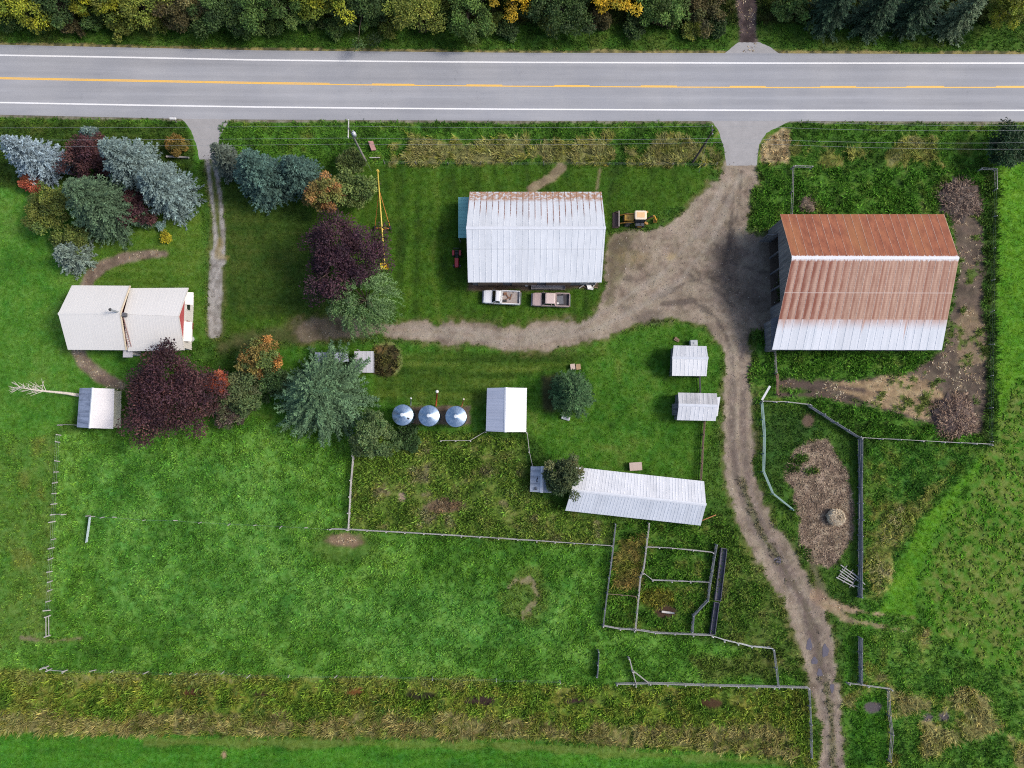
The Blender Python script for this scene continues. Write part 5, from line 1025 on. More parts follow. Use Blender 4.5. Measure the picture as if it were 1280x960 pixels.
# backhoe loader
YP = plain('machine_yellow', (222, 168, 60), .5, 0, .15, 3); YPD = plain('old_machine_yellow', (190, 140, 56), .6, 0, .25, 3)
def backhoe():
    b = at(796, 274, .8); root = empty('backhoe_loader', (b.x, b.y, 0), 'yellow backhoe loader with cream cab roof and brown front bucket', 'backhoe loader', None, math.pi - R(1))
    mb = MB(); mb.box((.3, 0, .75), (3.4, .75, .5)); mb.build('chassis', BLACK, root)
    mb = MB(); mb.loft([(1.95, .34, .95, 1.38, .06), (1.85, .40, .9, 1.5, .08), (.62, .44, .9, 1.6, .08), (.55, .42, .9, 1.58, .06)]); mb.build('hood', YP, root)
    mb = MB(); mb.box((1.98, 0, 1.12), (.06, .6, .4)); mb.build('grille', BLACK, root)
    mb = MB(); mb.tube([(1.35, .12, 1.55), (1.35, .12, 2.0)], .04, 8); mb.build('exhaust', BLACK, root)
    for s in (-1, 1): 
        mb = MB(); mb.bar((.45, s * .62, 1.35), (1.9, s * .62, .95), .12, .2); mb.bar((1.85, s * .62, 1.0), (2.55, s * .62, .45), .12, .18); a_ = mb.build('loader_arm', YPD, root)
        mb = MB(); mb.tube([(.8, s * .62, .85), (1.9, s * .62, .8)], .05, 8); mb.build('ram', CHROME, a_)
    mb = MB(); prof = [(2.62, .95), (2.50, .55), (2.58, .16), (2.8, .05), (3.38, .04), (3.38, .10), (2.86, .12), (2.68, .22), (2.60, .56), (2.70, .93)]; n = len(prof); w_ = 1.15
    vs = [(x, -w_, z) for x, z in prof] + [(x, w_, z) for x, z in prof]; mb.add(vs, [(i, (i + 1) % n, n + (i + 1) % n, n + i) for i in range(n)] )
    for s in (-1, 1): mb.prism([(2.55, s * w_ - .03), (3.3, s * w_ - .03), (3.3, s * w_ + .03), (2.55, s * w_ + .03)], .08, .34); mb.bar((2.6, s * w_, .9), (3.25, s * w_, .3), .06, .12)
    mb.box((3.38, 0, .07), (.12, 2.36, .05)); bk = mb.build('bucket', plain('worn_bucket', (124, 98, 92), .7, .1, .25), root); mb = MB(); mb.box((2.62, 0, .97), (.14, 2.34, .07)); mb.build('bucket_lip', plain('bucket_edge', (176, 166, 160), .6), bk)
    # cab: four posts, glass, roof
    mb = MB()
    for x in (.45, -.95):
        for s in (-1, 1): mb.bar((x, s * .66, .9), (x - .04, s * .62, 2.62), .09, .09)
    mb.build('cab_frame', BLACK, root); mb = MB()
    for s in (-1, 1): mb.quad((.42, s * .645, 1.2), (-.92, s * .645, 1.2), (-.92, s * .61, 2.6), (.38, s * .61, 2.6))
    mb.quad((.44, -.62, 1.5), (.44, .62, 1.5), (.40, .6, 2.6), (.40, -.6, 2.6)); mb.quad((-.95, .62, 1.2), (-.95, -.62, 1.2), (-.96, -.6, 2.6), (-.96, .6, 2.6)); mb.build('cab_window', GLASS, root)
    mb = MB(); mb.loft([(.62, .52, 2.62, 2.70, .04), (.5, .66, 2.6, 2.76, .07), (-.95, .66, 2.6, 2.76, .07), (-1.08, .52, 2.62, 2.70, .04)]); rf = mb.build('cab_roof', plain('cream_roof', (246, 226, 196), .5, 0, .06), root); mb = MB(); mb.loft([(.32, .38, 2.75, 2.79, .02), (-.8, .38, 2.75, 2.79, .02)]); mb.build('roof_hatch', plain('faded_orange', (240, 196, 140), .6, 0, .1), rf)
    mb = MB(); mb.box((-.35, 0, 1.05), (.5, .55, .5)); mb.box((-.62, 0, 1.5), (.12, .5, .6)); mb.build('seat', BLACK, root)
    for s in (-1, 1): mb = MB(); mb.loft([(.28, .24, 1.28, 1.34, .03), (-.95, .24, 1.28, 1.36, .03)]); fd = mb.build('fender', plain('fender_grey', (70, 74, 84), .5), root); fd.location.y = s * .92
    set_wheels(root, [(-.45, .92), (-.45, -.92)], .68, .42, YPD); set_wheels(root, [(1.4, .78), (1.4, -.78)], .42, .30, plain('cream_rim', (206, 196, 170), .6))
    mb = MB(); mb.box((-1.25, 0, .7), (.25, 1.5, .5)); mb.build('stabiliser_frame', YPD, root)
    for s in (-1, 1): mb = MB(); mb.bar((-1.3, s * .72, .6), (-1.35, s * .85, 1.5), .12, .12); mb.box((-1.36, s * .86, 1.55), (.3, .3, .05)); mb.build('stabiliser_leg', YPD, root)
    mb = MB(); mb.bar((-1.35, .0, .8), (-2.25, -.05, 2.3), .2, .28); bo = mb.build('boom', YPD, root); mb = MB(); mb.tube([(-1.35, .0, 1.2), (-2.1, -.05, 2.3)], .06, 8); mb.build('ram', CHROME, bo)
    mb = MB(); mb.bar((-2.2, -.05, 2.35), (-2.75, .1, .95), .18, .22); mb.build('dipper', YP, root)
    mb = MB(); mb.prism([(-2.95, -.22), (-2.5, -.22), (-2.5, .34), (-2.95, .34)], .3, .36); mb.add([(-2.95, -.22, .3), (-2.95, .34, .3), (-2.9, .34, .95), (-2.9, -.22, .95), (-2.99, -.22, .3), (-2.99, .34, .3), (-2.94, .34, .95), (-2.94, -.22, .95)], [(0, 1, 2, 3), (7, 6, 5, 4), (0, 4, 5, 1), (3, 2, 6, 7), (0, 3, 7, 4), (1, 5, 6, 2)])
    for yy in (-.22, .34): mb.add([(-2.95, yy, .3), (-2.5, yy, .3), (-2.9, yy, .95), (-2.95, yy + .03, .3), (-2.5, yy + .03, .3), (-2.9, yy + .03, .95)], [(0, 1, 2), (5, 4, 3), (0, 3, 4, 1), (1, 4, 5, 2), (2, 5, 3, 0)])
    mb.build('digger_bucket', YP, root)
backhoe()
def tractor():
    b = at(571, 323, .6); root = empty('garden_tractor', (b.x, b.y, 0), 'small red tractor by the machine shed west wall, south of the teal lean-to', 'tractor', None, -math.pi / 2); RP = plain('tractor_red', (196, 52, 60), .45, 0, .1)
    mb = MB(); mb.loft([(1.35, .2, .55, .9, .05), (1.25, .27, .5, .98, .07), (.05, .29, .5, 1.02, .07)]); mb.build('hood', RP, root); mb = MB(); mb.box((.2, 0, .5), (2.2, .4, .22)); mb.build('chassis', BLACK, root)
    mb = MB(); mb.box((-.75, 0, .85), (.45, .5, .12)); mb.box((-.98, 0, 1.12), (.1, .48, .45)); mb.build('seat', BLACK, root); mb = MB(); mb.bar((-.05, 0, .95), (-.25, 0, 1.25), .05, .05); mb.wheel((-.27, 0, 1.27), .2, .05, 14); mb.build('steering_wheel', BLACK, root)
    for s in (-1, 1): mb = MB(); mb.loft([(-.35, .15, .98, 1.04, .02), (-1.1, .15, .98, 1.04, .02)]); q = mb.build('fender', RP, root); q.location.y = s * .48
    mb = MB(); mb.bar((-1.15, -.42, .6), (-1.15, -.42, 1.9), .07, .07); mb.bar((-1.15, .42, .6), (-1.15, .42, 1.9), .07, .07); mb.bar((-1.15, -.42, 1.9), (-1.15, .42, 1.9), .07, .07); mb.build('roll_bar', BLACK, root)
    set_wheels(root, [(-.75, .52), (-.75, -.52)], .48, .28, RP); set_wheels(root, [(1.0, .42), (1.0, -.42)], .28, .18, RP)
tractor()
def auger():
    lo, hi = at(481, 332, .35), at(472, 213, 3.6); root = empty('grain_auger', (lo.x, lo.y, 0), 'long yellow grain auger on a wheeled frame with its hopper by the purple maple', 'grain auger'); o = root.location; q = lambda p: Vector(p) - o
    Y1 = plain('auger_yellow', (236, 206, 90), .5, 0, .12, 3); mb = MB(); mb.tube([q(lo), q(hi)], .10, 12); mb.build('tube', Y1, root, smooth=True)
    a_ = lo.lerp(hi, .97); mb = MB(); mb.tube([q(hi), q(hi) + Vector((0, .1, -.7))], [.17, .14], 10); mb.build('spout', Y1, root)
    mb = MB(); c_ = q(lo); vs = [(c_.x + a * .28, c_.y + b * .25 - .1, .12) for a, b in ((-1, -1), (1, -1), (1, 1), (-1, 1))] + [(c_.x + a * .62, c_.y + b * .5 - .1, .55) for a, b in ((-1, -1), (1, -1), (1, .9), (-1, .9))]
    mb.add(vs, [(0, 3, 2, 1), (0, 1, 5, 4), (1, 2, 6, 5), (2, 3, 7, 6), (3, 0, 4, 7)]); mb.build('hopper', plain('hopper_yellow', (248, 214, 40), .5), root)
    m_ = lo.lerp(hi, .62); ax0 = at(488, 285, .35); ax1 = Vector((m_.x - (ax0.x - m_.x), ax0.y, .35)); OR = plain('frame_orange', (214, 130, 50), .6); mb = MB()
    for w_ in (ax0, ax1): mb.bar(q(lo.lerp(hi, .80)), q(w_), .07, .07); mb.bar(q(lo.lerp(hi, .38)), q(w_), .07, .07)
    mb.bar(q(ax0), q(ax1), .07, .07); mb.build('undercarriage', OR, root)
    for w_ in (ax0, ax1): wo = MB().wheel((0, 0, 0), .34, .2, 18, 'X').build('wheel', TYRE, root, smooth=True); wo.location = q(w_)
auger()

# ------------------------------------------------------------------ poles and wires
def power_pole(px, py, h, label, mat, arm, tr):
    b = at(px, py); root = empty('utility_pole', b, label, 'utility pole'); mb = MB(); mb.tube([(0, 0, -.3), (0, 0, h * .5), (0, 0, h)], [.17, .14, .1], 10); mb.build('pole', mat, root, smooth=True)
    mb = MB(); mb.box((-.12, 0, h - .35), (.12, arm, .14)); mb.build('crossarm', plain('pale_crossarm', (206, 204, 200), .8) if tr else mat, root)
    for yy in (-arm * .45, 0, arm * .45): mb = MB(); mb.lathe((-.12, yy, h - .28), [(.06, 0), (.08, .1), (.05, .2), (.001, .24)], 8); mb.build('insulator', plain('porcelain', (226, 228, 230), .3), root)
    if tr:
        mb = MB(); mb.lathe((.34, -.12, h - 2.2), [(.001, 0), (.27, .02), (.28, .9), (.2, 1.0), (.001, 1.02)], 16); t_ = mb.build('transformer', plain('transformer_grey', (200, 206, 212), .4), root, smooth=True)
        for yy in (-.25, .05): mb = MB(); mb.tube([(.34, yy, h - 1.2), (.36, yy, h - .85)], .05, 8); mb.build('bushing', plain('porcelain', (226, 228, 230), .3), t_)
    mb = MB(); mb.tube([(0, 0, h * .72), (.4, -.7, h * .36), (.9, -1.5, 0)], .015, 5); mb.build('guy_wire', STEEL, root)
power_pole(457, 201, 10.9, 'grey utility pole with a pale crossarm and grey transformer, west of the mown yard', plain('grey_pole', (146, 140, 134), .9), 2.6, True)
power_pole(866, 203, 11.0, 'dark bare utility pole beside the yard entrance', plain('dark_pole', (76, 66, 60), .9), 1.2, False)
WIRE = plain('wire_aluminium', (176, 180, 182), .5, .2, .05)
for label, pts, z in (('overhead wire closest to the road, seen against its south shoulder east of the entrance', [(905, 149.5), (960, 150.5), (1280, 157), (1700, 166)], 10.7),
    ('overhead wire running over the north end of the crossarm', [(-500, 158), (434, 157.5), (892, 157.5), (960, 158.8), (1280, 163), (1700, 169)], 10.8),
    ('overhead wire running over the south end of the crossarm', [(-500, 174), (436, 172.5), (892, 173), (960, 174.5), (1280, 178.3), (1700, 183)], 10.8),
    ('lowest overhead wire, crossing south of the others and over the orange brown entrance straw', [(-500, 183), (440, 180), (890, 178), (960, 180), (1280, 186.5), (1700, 192)], 8.2)):
    p = [at(*q, z) for q in pts]; fine = []
    for i in range(len(p) - 1):
        n_ = 14 if (p[i + 1] - p[i]).length > 20 else 2
        for k in range(n_): q = p[i].lerp(p[i + 1], k / n_); fine.append(q - Vector((0, 0, .5 * 4 * (k / n_) * (1 - k / n_) if n_ > 2 else 0)))
    fine.append(p[-1]); mb = MB(); mb.tube(fine, .011, 5); o = mb.build('power_line', WIRE); tag(o, label, 'power line', 'overhead wires along the road')

# ------------------------------------------------------------------ fences
def fence(name, label, cat, runs, h=1.15, rails=3, rw=.15, sp=2.5, mat=WOOD, pmat=None, pw=.14, group=None, rt=.045, sag=.03, zref=.75, jitter=.04):
    pts = [[at(x, y, h * zref) for x, y in r] for r in runs]; o = pts[0][0].copy(); o.z = 0; root = empty(name, o, label, cat, group); fr = random.Random(int(pts[0][0].x * 10))
    mb = MB(); mb.box((0, 0, (h + .12) / 2 - .05), (pw, pw, h + .22)); proto_ = mb.build('post', pmat or mat, root); first = True
    for r in pts:
        for i in range(len(r) - 1):
            a_, b_ = r[i], r[i + 1]; L = (b_ - a_).length; n_ = max(1, round(L / sp))
            for k in range(n_ + (1 if i == len(r) - 2 else 0)):
                q = a_.lerp(b_, k / n_); lo_ = Vector((q.x - o.x, q.y - o.y, 0))
                if first: proto_.location = lo_; first = False
                else: c_ = proto_.copy(); COL.objects.link(c_); c_.location = lo_; c_.rotation_euler = (fr.gauss(0, jitter), fr.gauss(0, jitter), fr.uniform(-.2, .2))
            nrm = Vector((-(b_ - a_).y, (b_ - a_).x, 0)).normalized() * (pw / 2 + rt / 2 + .003)
            for j in range(rails):
                zz = h * (j + 1) / rails - rw * .5; mb = MB(); prev = None
                for k in range(n_ + 1):
                    q = a_.lerp(b_, k / n_) - o + nrm; q.z = zz + fr.uniform(-sag, sag); q.xy += Vector((fr.uniform(-.03, .03), fr.uniform(-.03, .03)))
                    if prev is not None: mb.bar(prev, q, rt, rw)
                    prev = q
                mb.build('rail', mat, root)
    return root
GW = plain('pale_grey_wood', (190, 186, 184), .9, 0, .25, 3); GB = plain('blue_grey_wood', (134, 138, 146), .9, 0, .25, 3)
fence('wooden_fence', 'long pale rail fence along the south side of the weedy paddock', 'fence', [[(413, 662), (436, 662.5), (600, 672), (765, 683)]], 1.1, 3, .14, 2.6, GW)
fence('wooden_fence', 'pale rail fence running north from the bare patch beside the weedy paddock', 'fence', [[(440.5, 570), (438, 600), (434.5, 662)]], 1.2, 4, .16, 2.4, GW)
fence('wooden_fence', 'grey blue fence forming the west side of the corral, south of the long shed', 'fence', [[(769, 655), (766, 683), (753.5, 782)]], 1.2, 4, .15, 2.4, GB)
fence('wooden_fence', 'inner corral fence between the straw strip and the green pens', 'fence', [[(811, 654), (804.5, 710), (800, 722), (793.5, 789)]], 1.2, 3, .14, 2.2, GW, zref=.8)
fence('wooden_fence', 'northernmost cross rail fence between the green corral pens', 'fence', [[(807, 684.5), (840, 686), (891, 691)]], 1.1, 3, .15, 2.4, GW)
fence('wooden_fence', 'middle cross rail fence of the corral with one slanting white end', 'fence', [[(804, 717), (816, 726), (887, 728.5)]], 1.1, 3, .15, 2.3, GW)
fence('wooden_fence', 'kinked grey fence of the narrow corral race beside the dark trough', 'fence', [[(895.5, 681), (887, 729), (884.5, 750), (866.5, 769), (865, 790)]], 1.3, 5, .17, 2.0, GB)
fence('wooden_fence', 'south fence of the corral in broad pale boards', 'fence', [[(754, 783), (775, 787), (794, 788), (819, 792), (890, 795)]], 1.2, 4, .19, 2.4, GW)
fence('wooden_fence', 'sagging white rails trailing south east from the corral corner', 'fence', [[(891, 796), (906, 801), (940, 809), (966, 811)]], 1.0, 3, .14, 2.2, plain('white_rail', (214, 214, 212), .85, 0, .2, 3), jitter=.12, sag=.12)
fence('wooden_fence', 'thin grey fence dropping south from the sagging white rails', 'fence', [[(967, 812), (973, 860)]], 1.0, 3, .12, 2.2, GB)
fence('wooden_fence', 'long pale double rail fence along the ditch in the south', 'fence', [[(771, 856), (812, 855), (900, 858), (1011, 860.5)]], 1.1, 3, .14, 2.5, GW)
fence('wooden_fence', 'short slanting wooden wing north of the long ditch fence', 'fence', [[(786, 823), (795, 857)]], 1.2, 4, .14, 2.0, GW)
fence('wooden_fence', 'loose bar propped slantwise against the short wing by the ditch', 'fence', [[(792, 840), (811, 855)]], .9, 2, .14, 2.4, GW)
fence('wooden_fence', 'fence going south from the ditch fence along the dirt track', 'fence', [[(1011, 861), (1013, 905), (1014, 946)]], 1.1, 3, .14, 2.3, GB)
fence('wooden_fence', 'short free standing board panel in the pasture north of the ditch', 'fence', [[(748, 814), (746, 847)]], 1.2, 5, .2, 1.9, GB)
fence('board_fence', 'tall blue grey board fence east of the mulch heap', 'fence', [[(1075, 549), (1075, 650), (1074.5, 747)]], 1.4, 6, .2, 2.2, GB, zref=.55)
fence('board_fence', 'blue grey board fence slanting north west from the corner by the mulch heap', 'fence', [[(1074, 546), (1045, 528), (1013, 507.5)]], 1.3, 5, .19, 2.2, GB, zref=.6)
fence('wooden_fence', 'pale thin rails linking the white plank to the slanting board fence', 'fence', [[(953, 502), (985, 503), (1012, 506.5)]], 1.1, 2, .12, 2.4, GW)
fence('wooden_fence', 'thin rail fence running east from the board fence corner to the field', 'fence', [[(1077, 548), (1125, 550), (1180, 553), (1239, 556)]], 1.1, 2, .12, 2.6, GW)
fence('pipe_fence', 'green blue pipe fence curving round the west side of the mulch pen', 'fence', [[(952, 504), (955, 545), (954, 590), (966, 618), (990, 637)]], 1.2, 3, .09, 2.4, plain('green_pipe', (128, 160, 156), .6, 0, .15), rt=.09)
fence('board_fence', 'short board fence south of the field tracks, east of the dirt track', 'fence', [[(1075, 797), (1075, 854)]], 1.3, 5, .2, 2.2, GB, zref=.55)
fence('wooden_fence', 'white topped rail fence crossing below the short board fence', 'fence', [[(1061, 855), (1085, 858), (1114, 862)]], 1.1, 2, .13, 2.4, GW)
fence('wooden_fence', 'thin worn fence leading south from the white topped rails', 'fence', [[(1110, 863), (1112, 895), (1115, 918), (1112, 952)]], 1.1, 3, .12, 2.5, WOOD)
fence('wooden_fence', 'brown and grey fence between the two small sheds and the long shed', 'fence', [[(880.5, 527), (878, 560), (876, 600)]], 1.2, 4, .16, 2.2, WOOD_B)
fence('wooden_fence', 'stub of dark fence joining the two small white roofed sheds', 'fence', [[(874, 471), (875, 491)]], 1.1, 3, .15, 2.0, WOOD_D)
fence('wooden_fence', 'thin pale fence bending south west of the white shed', 'fence', [[(551, 551.5), (588, 551.5), (607, 540)]], 1.0, 2, .12, 2.4, GW)
fence('wooden_fence', 'thin pale fence from the white shed down to the grey metal hut', 'fence', [[(658, 541), (661, 565), (665, 583)]], 1.0, 2, .12, 2.4, GW)
fence('wooden_fence', 'old grey fence leading north from the barn', 'fence', [[(991, 209), (990, 240), (989, 268)]], 1.1, 2, .12, 2.6, WOOD)
fence('wooden_fence', 'bit of pale rail in the long grass north west of the barn', 'fence', [[(993, 208.5), (1015, 209)]], 1.1, 2, .13, 2.4, GW)
fence('wooden_fence', 'pale corner rails in the north east, by the dark bush', 'fence', [[(1226, 211.5), (1244, 212), (1245, 236)]], 1.1, 2, .13, 2.4, GW)
fence('wooden_fence', 'thin fence cutting the grassy corral strip in two', 'fence', [[(759, 742.5), (795, 746)]], 1.0, 1, .09, 2.4, plain('reddish_rail', (150, 126, 110), .9))
fence('wooden_fence', 'thin grey fence at the barn south west corner', 'fence', [[(968, 438), (970, 466)]], 1.1, 3, .13, 2.2, WOOD)
fence('brown_gate', 'narrow red brown gate north of the pale thin rails', 'gate', [[(971, 468), (972, 493)]], 1.2, 4, .12, 2.4, plain('gate_red_brown', (164, 122, 106), .85))
def wire_fence(name, label, px, h=1.25, wires=3, mat=GW, group=None, zref=.5, pw=.10):
    p = [at(x, y, h * zref) for x, y in px]; o = p[0].copy(); o.z = 0; root = empty(name, o, label, 'fence'); mb = MB(); mb.tube([(0, 0, -.1), (0, 0, h)], [pw * .6, pw * .5], 7); pr = mb.build('post', mat, root); fr = random.Random(len(px))
    for i, q in enumerate(p):
        c_ = pr if i == 0 else pr.copy()
        if i: COL.objects.link(c_)
        c_.location = (q.x - o.x, q.y - o.y, 0); c_.rotation_euler = (fr.gauss(0, .09), fr.gauss(0, .09), 0)
    for j in range(wires): mb = MB(); mb.tube([Vector((q.x - o.x, q.y - o.y, h * (j + 1) / (wires + .3))) for q in p], .004, 4); mb.build('wire', STEEL, root)
wire_fence('post_and_wire_fence', 'line of weathered posts between the house meadow and the pasture', [(73, 544), (72, 553), (71, 577), (69.5, 590), (69, 603), (68, 617), (68, 630), (66.5, 652), (66, 674), (65, 685), (63.5, 698), (62.5, 715), (62, 727), (61.5, 738), (60, 752), (59, 764)], pw=.15)
wire_fence('post_and_wire_fence', 'row of faint posts running across the pasture from the steel gate', [(116, 646), (128, 646.5), (143, 647), (180, 650), (220, 651), (250, 653), (286, 655), (319, 656.5), (351, 658), (383, 660), (410, 661.5)], 1.0, 2, pw=.11)
wire_fence('post_and_wire_fence', 'leaning posts along the north bank of the ditch in the south west', [(80, 839), (117, 839), (140, 839), (183, 841), (213, 842), (245, 843), (278, 840.5), (311, 845), (360, 845), (420, 846), (477, 846), (540, 848), (620, 850), (700, 852)], 1.2, 2, pw=.11)
wire_fence('post_and_wire_fence', 'wire fence buried in the hedge weeds along the east field', [(1243, 238), (1242, 270), (1241, 310), (1240.5, 350), (1240, 390), (1239.5, 430), (1239, 470), (1238.5, 510), (1238, 552)], 1.2, 3, pw=.11)
wire_fence('post_and_wire_fence', 'low wire fence between the dry verge grass and the mown yard', [(480, 203), (520, 204), (560, 204), (600, 204), (640, 204.5), (680, 204.5), (720, 204.5), (760, 204.5), (800, 205), (840, 205), (880, 206), (896, 205)], 1.1, 3, WOOD, pw=.1)
fence('end_brace', 'white painted brace frame at the south end of the post line', 'fence brace', [[(58, 771), (58, 796)]], 1.2, 2, .11, 2.8, GW)
fence('end_brace', 'bent white rail at the ditch corner in the south west', 'fence brace', [[(52, 836), (57, 834), (60, 838), (80, 839.5)]], 1.1, 1, .11, 2.8, GW)
fence('end_brace', 'short thick bar crossing the post line halfway down', 'fence brace', [[(65, 643.5), (79, 643.5)]], 1.0, 1, .22, 2.0, GW)
fence('corner_rail', 'thin rail from the left outbuilding to the top of the post line', 'fence', [[(74, 531.5), (97, 532)]], 1.1, 2, .10, 2.4, WOOD)
def steel_gate():
    a_, b_ = at(111, 646, .6), at(106.5, 678, .6); o = a_.copy(); o.z = 0; root = empty('field_gate', o, 'pale blue grey steel gate swung open in the pasture', 'gate'); d = b_ - a_; d.z = 0; GT = plain('gate_galv', (158, 178, 184), .5, .2, .1); mb = MB(); e = Vector((.35, .03, 0))
    for z in (.15, .35, .58, .82, 1.1): mb.tube([e * (z / 1.1) + Vector((0, 0, z)), d + e * (z / 1.1) + Vector((0, 0, z))], .045, 7)
    for t_ in (0, .5, 1): mb.tube([d * t_ + Vector((0, 0, .12)), d * t_ + e + Vector((0, 0, 1.12))], .045, 7)
    mb.build('gate_frame', GT, root); mb = MB(); mb.add([Vector((0, 0, .15)), d + Vector((0, 0, .15)), d + e + Vector((0, 0, 1.1)), e + Vector((0, 0, 1.1))], [(0, 1, 2, 3)]); mb.add([Vector((.02, 0, .15)), d + Vector((.02, 0, .15)), d + e + Vector((.02, 0, 1.1)), e + Vector((.02, 0, 1.1))], [(3, 2, 1, 0)]); mb.build('mesh_panel', plain('gate_mesh', (120, 146, 138), .6), root)
    mb = MB(); mb.tube([(0, .15, -.1), (0, .15, 1.3)], .09, 8); mb.build('hinge_post', WOOD, root)
steel_gate()

# ------------------------------------------------------------------ loose things about the farm
def trough(label, a_px, b_px, w, h, mat, name='feed_trough', cat='trough', inner=None):
    a_, b_ = at(*a_px, h * .8), at(*b_px, h * .8); a_.z = b_.z = 0; c = (a_ + b_) / 2; d = b_ - a_; L = d.length; root = empty(name, c, label, cat, None, math.atan2(d.y, d.x)); mb = MB()
    for s in (-1, 1): mb.box((0, s * (w / 2 - .03), h * .62), (L, .06, h * .7)); mb.box((s * (L / 2 - .03), 0, h * .6), (.06, w - .13, h * .66))
    mb.build('side_board', mat, root); mb = MB(); mb.box((0, 0, h * .4), (L - .13, w - .13, .06)); mb.build('bottom', inner or mat, root); mb = MB()
    for x in np.arange(-L / 2 + .2, L / 2, 2.2): mb.box((x, 0, h * .2), (.12, w * .9, h * .42))
    mb.build('leg', mat, root); return root
trough('long dark feed trough along the east side of the corral, northern length', (905, 685.5), (897, 751), .85, .9, plain('slate_wood', (92, 92, 106), .85, 0, .2, 3), inner=plain('trough_inside', (112, 110, 122), .9))
trough('long dark feed trough along the east side of the corral, southern length', (896, 753), (890.5, 793), .7, .9, plain('slate_wood', (92, 92, 106), .85, 0, .2, 3), inner=plain('trough_inside', (112, 110, 122), .9))
trough('narrow pale bench trough by the machine shed wall above the tan truck', (664, 359), (706.5, 359.5), .55, .6, plain('bench_grey', (178, 168, 170), .85, 0, .2), name='long_trough', inner=plain('bench_in', (150, 150, 156), .8))
def junk(name, label, cat, px, py, items, rz=0, z=0):
    root = empty(name, at(px, py, z), label, cat, None, rz)
    for nm, kind_, a_, mat in items:
        mb = MB(); getattr(mb, kind_)(*a_); mb.build(nm, mat, root)
    return root
PINK = plain('pinkish_ply', (206, 184, 172), .85, 0, .12); WH = plain('white_enamel', (236, 236, 236), .5, 0, .08)
junk('feed_bin', 'pinkish lidded bin on the grass north of the long shed', 'bin', 794, 583, [('box', 'box', ((0, 0, .4), (1.7, 1.1, .8), 0), WOOD_B), ('lid', 'box', ((-.08, .02, .85), (1.72, 1.15, .08), .03, -.05), PINK)], R(2))
junk('mailbox', 'white mailbox on a post at the corner of the house driveway', 'mailbox', 221, 153, [('post', 'box', ((0, 0, .5), (.1, .1, 1.1)), WOOD), ('box', 'loft', ([(.42, .17, 1.06, 1.4, .1), (-.42, .17, 1.06, 1.4, .1)],), WH), ('flag', 'box', ((.1, .19, 1.4), (.05, .02, .2)), TAIL)], 0)
mb = MB(); a_, b_ = at(208, 195.5, .3), at(236, 197, .3); mb.tube([a_, a_.lerp(b_, .5) + Vector((0, 0, .03)), b_], [.15, .17, .14], 10); tag(mb.build('log', GW, smooth=True), 'pale peeled log lying on the verge west of the stony drive', 'log')
mb = MB(); a_, b_ = at(827, 764.5, .2), at(843, 766.5, .2); mb.tube([a_, a_.lerp(b_, .5), b_], [.14, .17, .12], 9); tag(mb.build('log', GW, smooth=True), 'grey log on a bare spot inside the corral', 'log')
junk('fallen_board', 'pink brown slab tipped up in the weeds beside the transformer pole', 'board', 466, 184, [('panel', 'box', ((0, 0, .5), (.8, 1.5, .1), .35, .6), plain('slab_pink', (166, 124, 120), .9, 0, .2)), ('stake', 'box', ((-.3, .3, .4), (.1, .1, .9)), WOOD_D)])
mb = MB(); mb.bar(at(462, 197, .6), at(475, 197, .6), .10, .12); mb.bar(at(463, 197, .3), at(463, 197, 0), .1, .1); mb.bar(at(474, 197, .5), at(474, 197, 0), .1, .1); tag(mb.build('low_rail', GW), 'short pale rail in the weeds below the transformer pole', 'rail')
junk('water_cube', 'grey water tank tucked behind the north side of the bright white shed', 'tank', 865.5, 430, [('tank', 'loft', ([(.5, .45, .1, 1.0, .08), (-.5, .45, .1, 1.0, .08)],), plain('tank_grey', (186, 192, 198), .5)), ('lid', 'lathe', ((0, 0, 1.0), [(.15, 0), (.15, .06), (.001, .07)], 12), STEEL)], .05)
junk('plank_stack', 'small brown board lying by the north west corner of the bright white shed', 'board', 846, 424, [('plank', 'box', ((0, 0, .2), (.75, .3, .08), .0), WOOD_B), ('plank', 'box', ((.05, -.2, .12), (.8, .25, .08), .2), WOOD_B)], -.7)
for px, lab, m_ in ((715.5, 'pale crate on the north side of the rounded pine', PINK), (722.5, 'tan crate next to the pale one north of the rounded pine', plain('tan_crate', (176, 146, 110), .85))):
    junk('crate', lab, 'crate', px, 459, [('side_board', 'box', ((0, 0, .3), (.62, .75, .6)), WOOD_B), ('lid', 'box', ((0, 0, .63), (.66, .8, .05)), m_)], R(8))
junk('enamel_tub', 'white tub tipped at the south edge of the rounded pine', 'tub', 707, 522.5, [('tub', 'loft', ([(.6, .28, .05, .5, .12), (-.6, .28, .05, .5, .12)],), WH), ('inside', 'box', ((0, 0, .49), (.9, .34, .03)), STEEL)], -.3)
junk('scrap_pile', 'pale pile of scrap sheets and sticks at the south east corner of the machine shed', 'scrap', 735, 358.5, [('sheet', 'box', ((.1, .1, .35), (.7, .9, .05), .3, .3), WH), ('sheet', 'box', ((.3, -.3, .25), (.9, .35, .05), -.2, -.2), WH), ('board', 'box', ((-.8, .1, .2), (1.3, .12, .1), .6), GW), ('board', 'box', ((-.6, .0, .15), (1.2, .12, .1), -.5), WOOD_B), ('board', 'box', ((.9, .2, .2), (1.0, .12, .1), .9), GW), ('board', 'box', ((.9, -.1, .12), (1.1, .1, .1), -.2), WOOD_B)])
junk('block', 'small pale block against the south wall of the machine shed', 'block', 658, 357, [('block', 'box', ((0, 0, .3), (.35, .35, .6)), CONC), ('cap', 'box', ((0, 0, .63), (.4, .4, .06)), GW)])
mb = MB(); mb.bar(at(952.5, 500, .8), at(962.5, 482.5, 1.5), .3, .06); mb.bar(at(953, 500, .8), at(953, 500, 0), .14, .14); tag(mb.build('white_plank', WH), 'white plank slanting up from the corner of the pipe fence', 'plank')
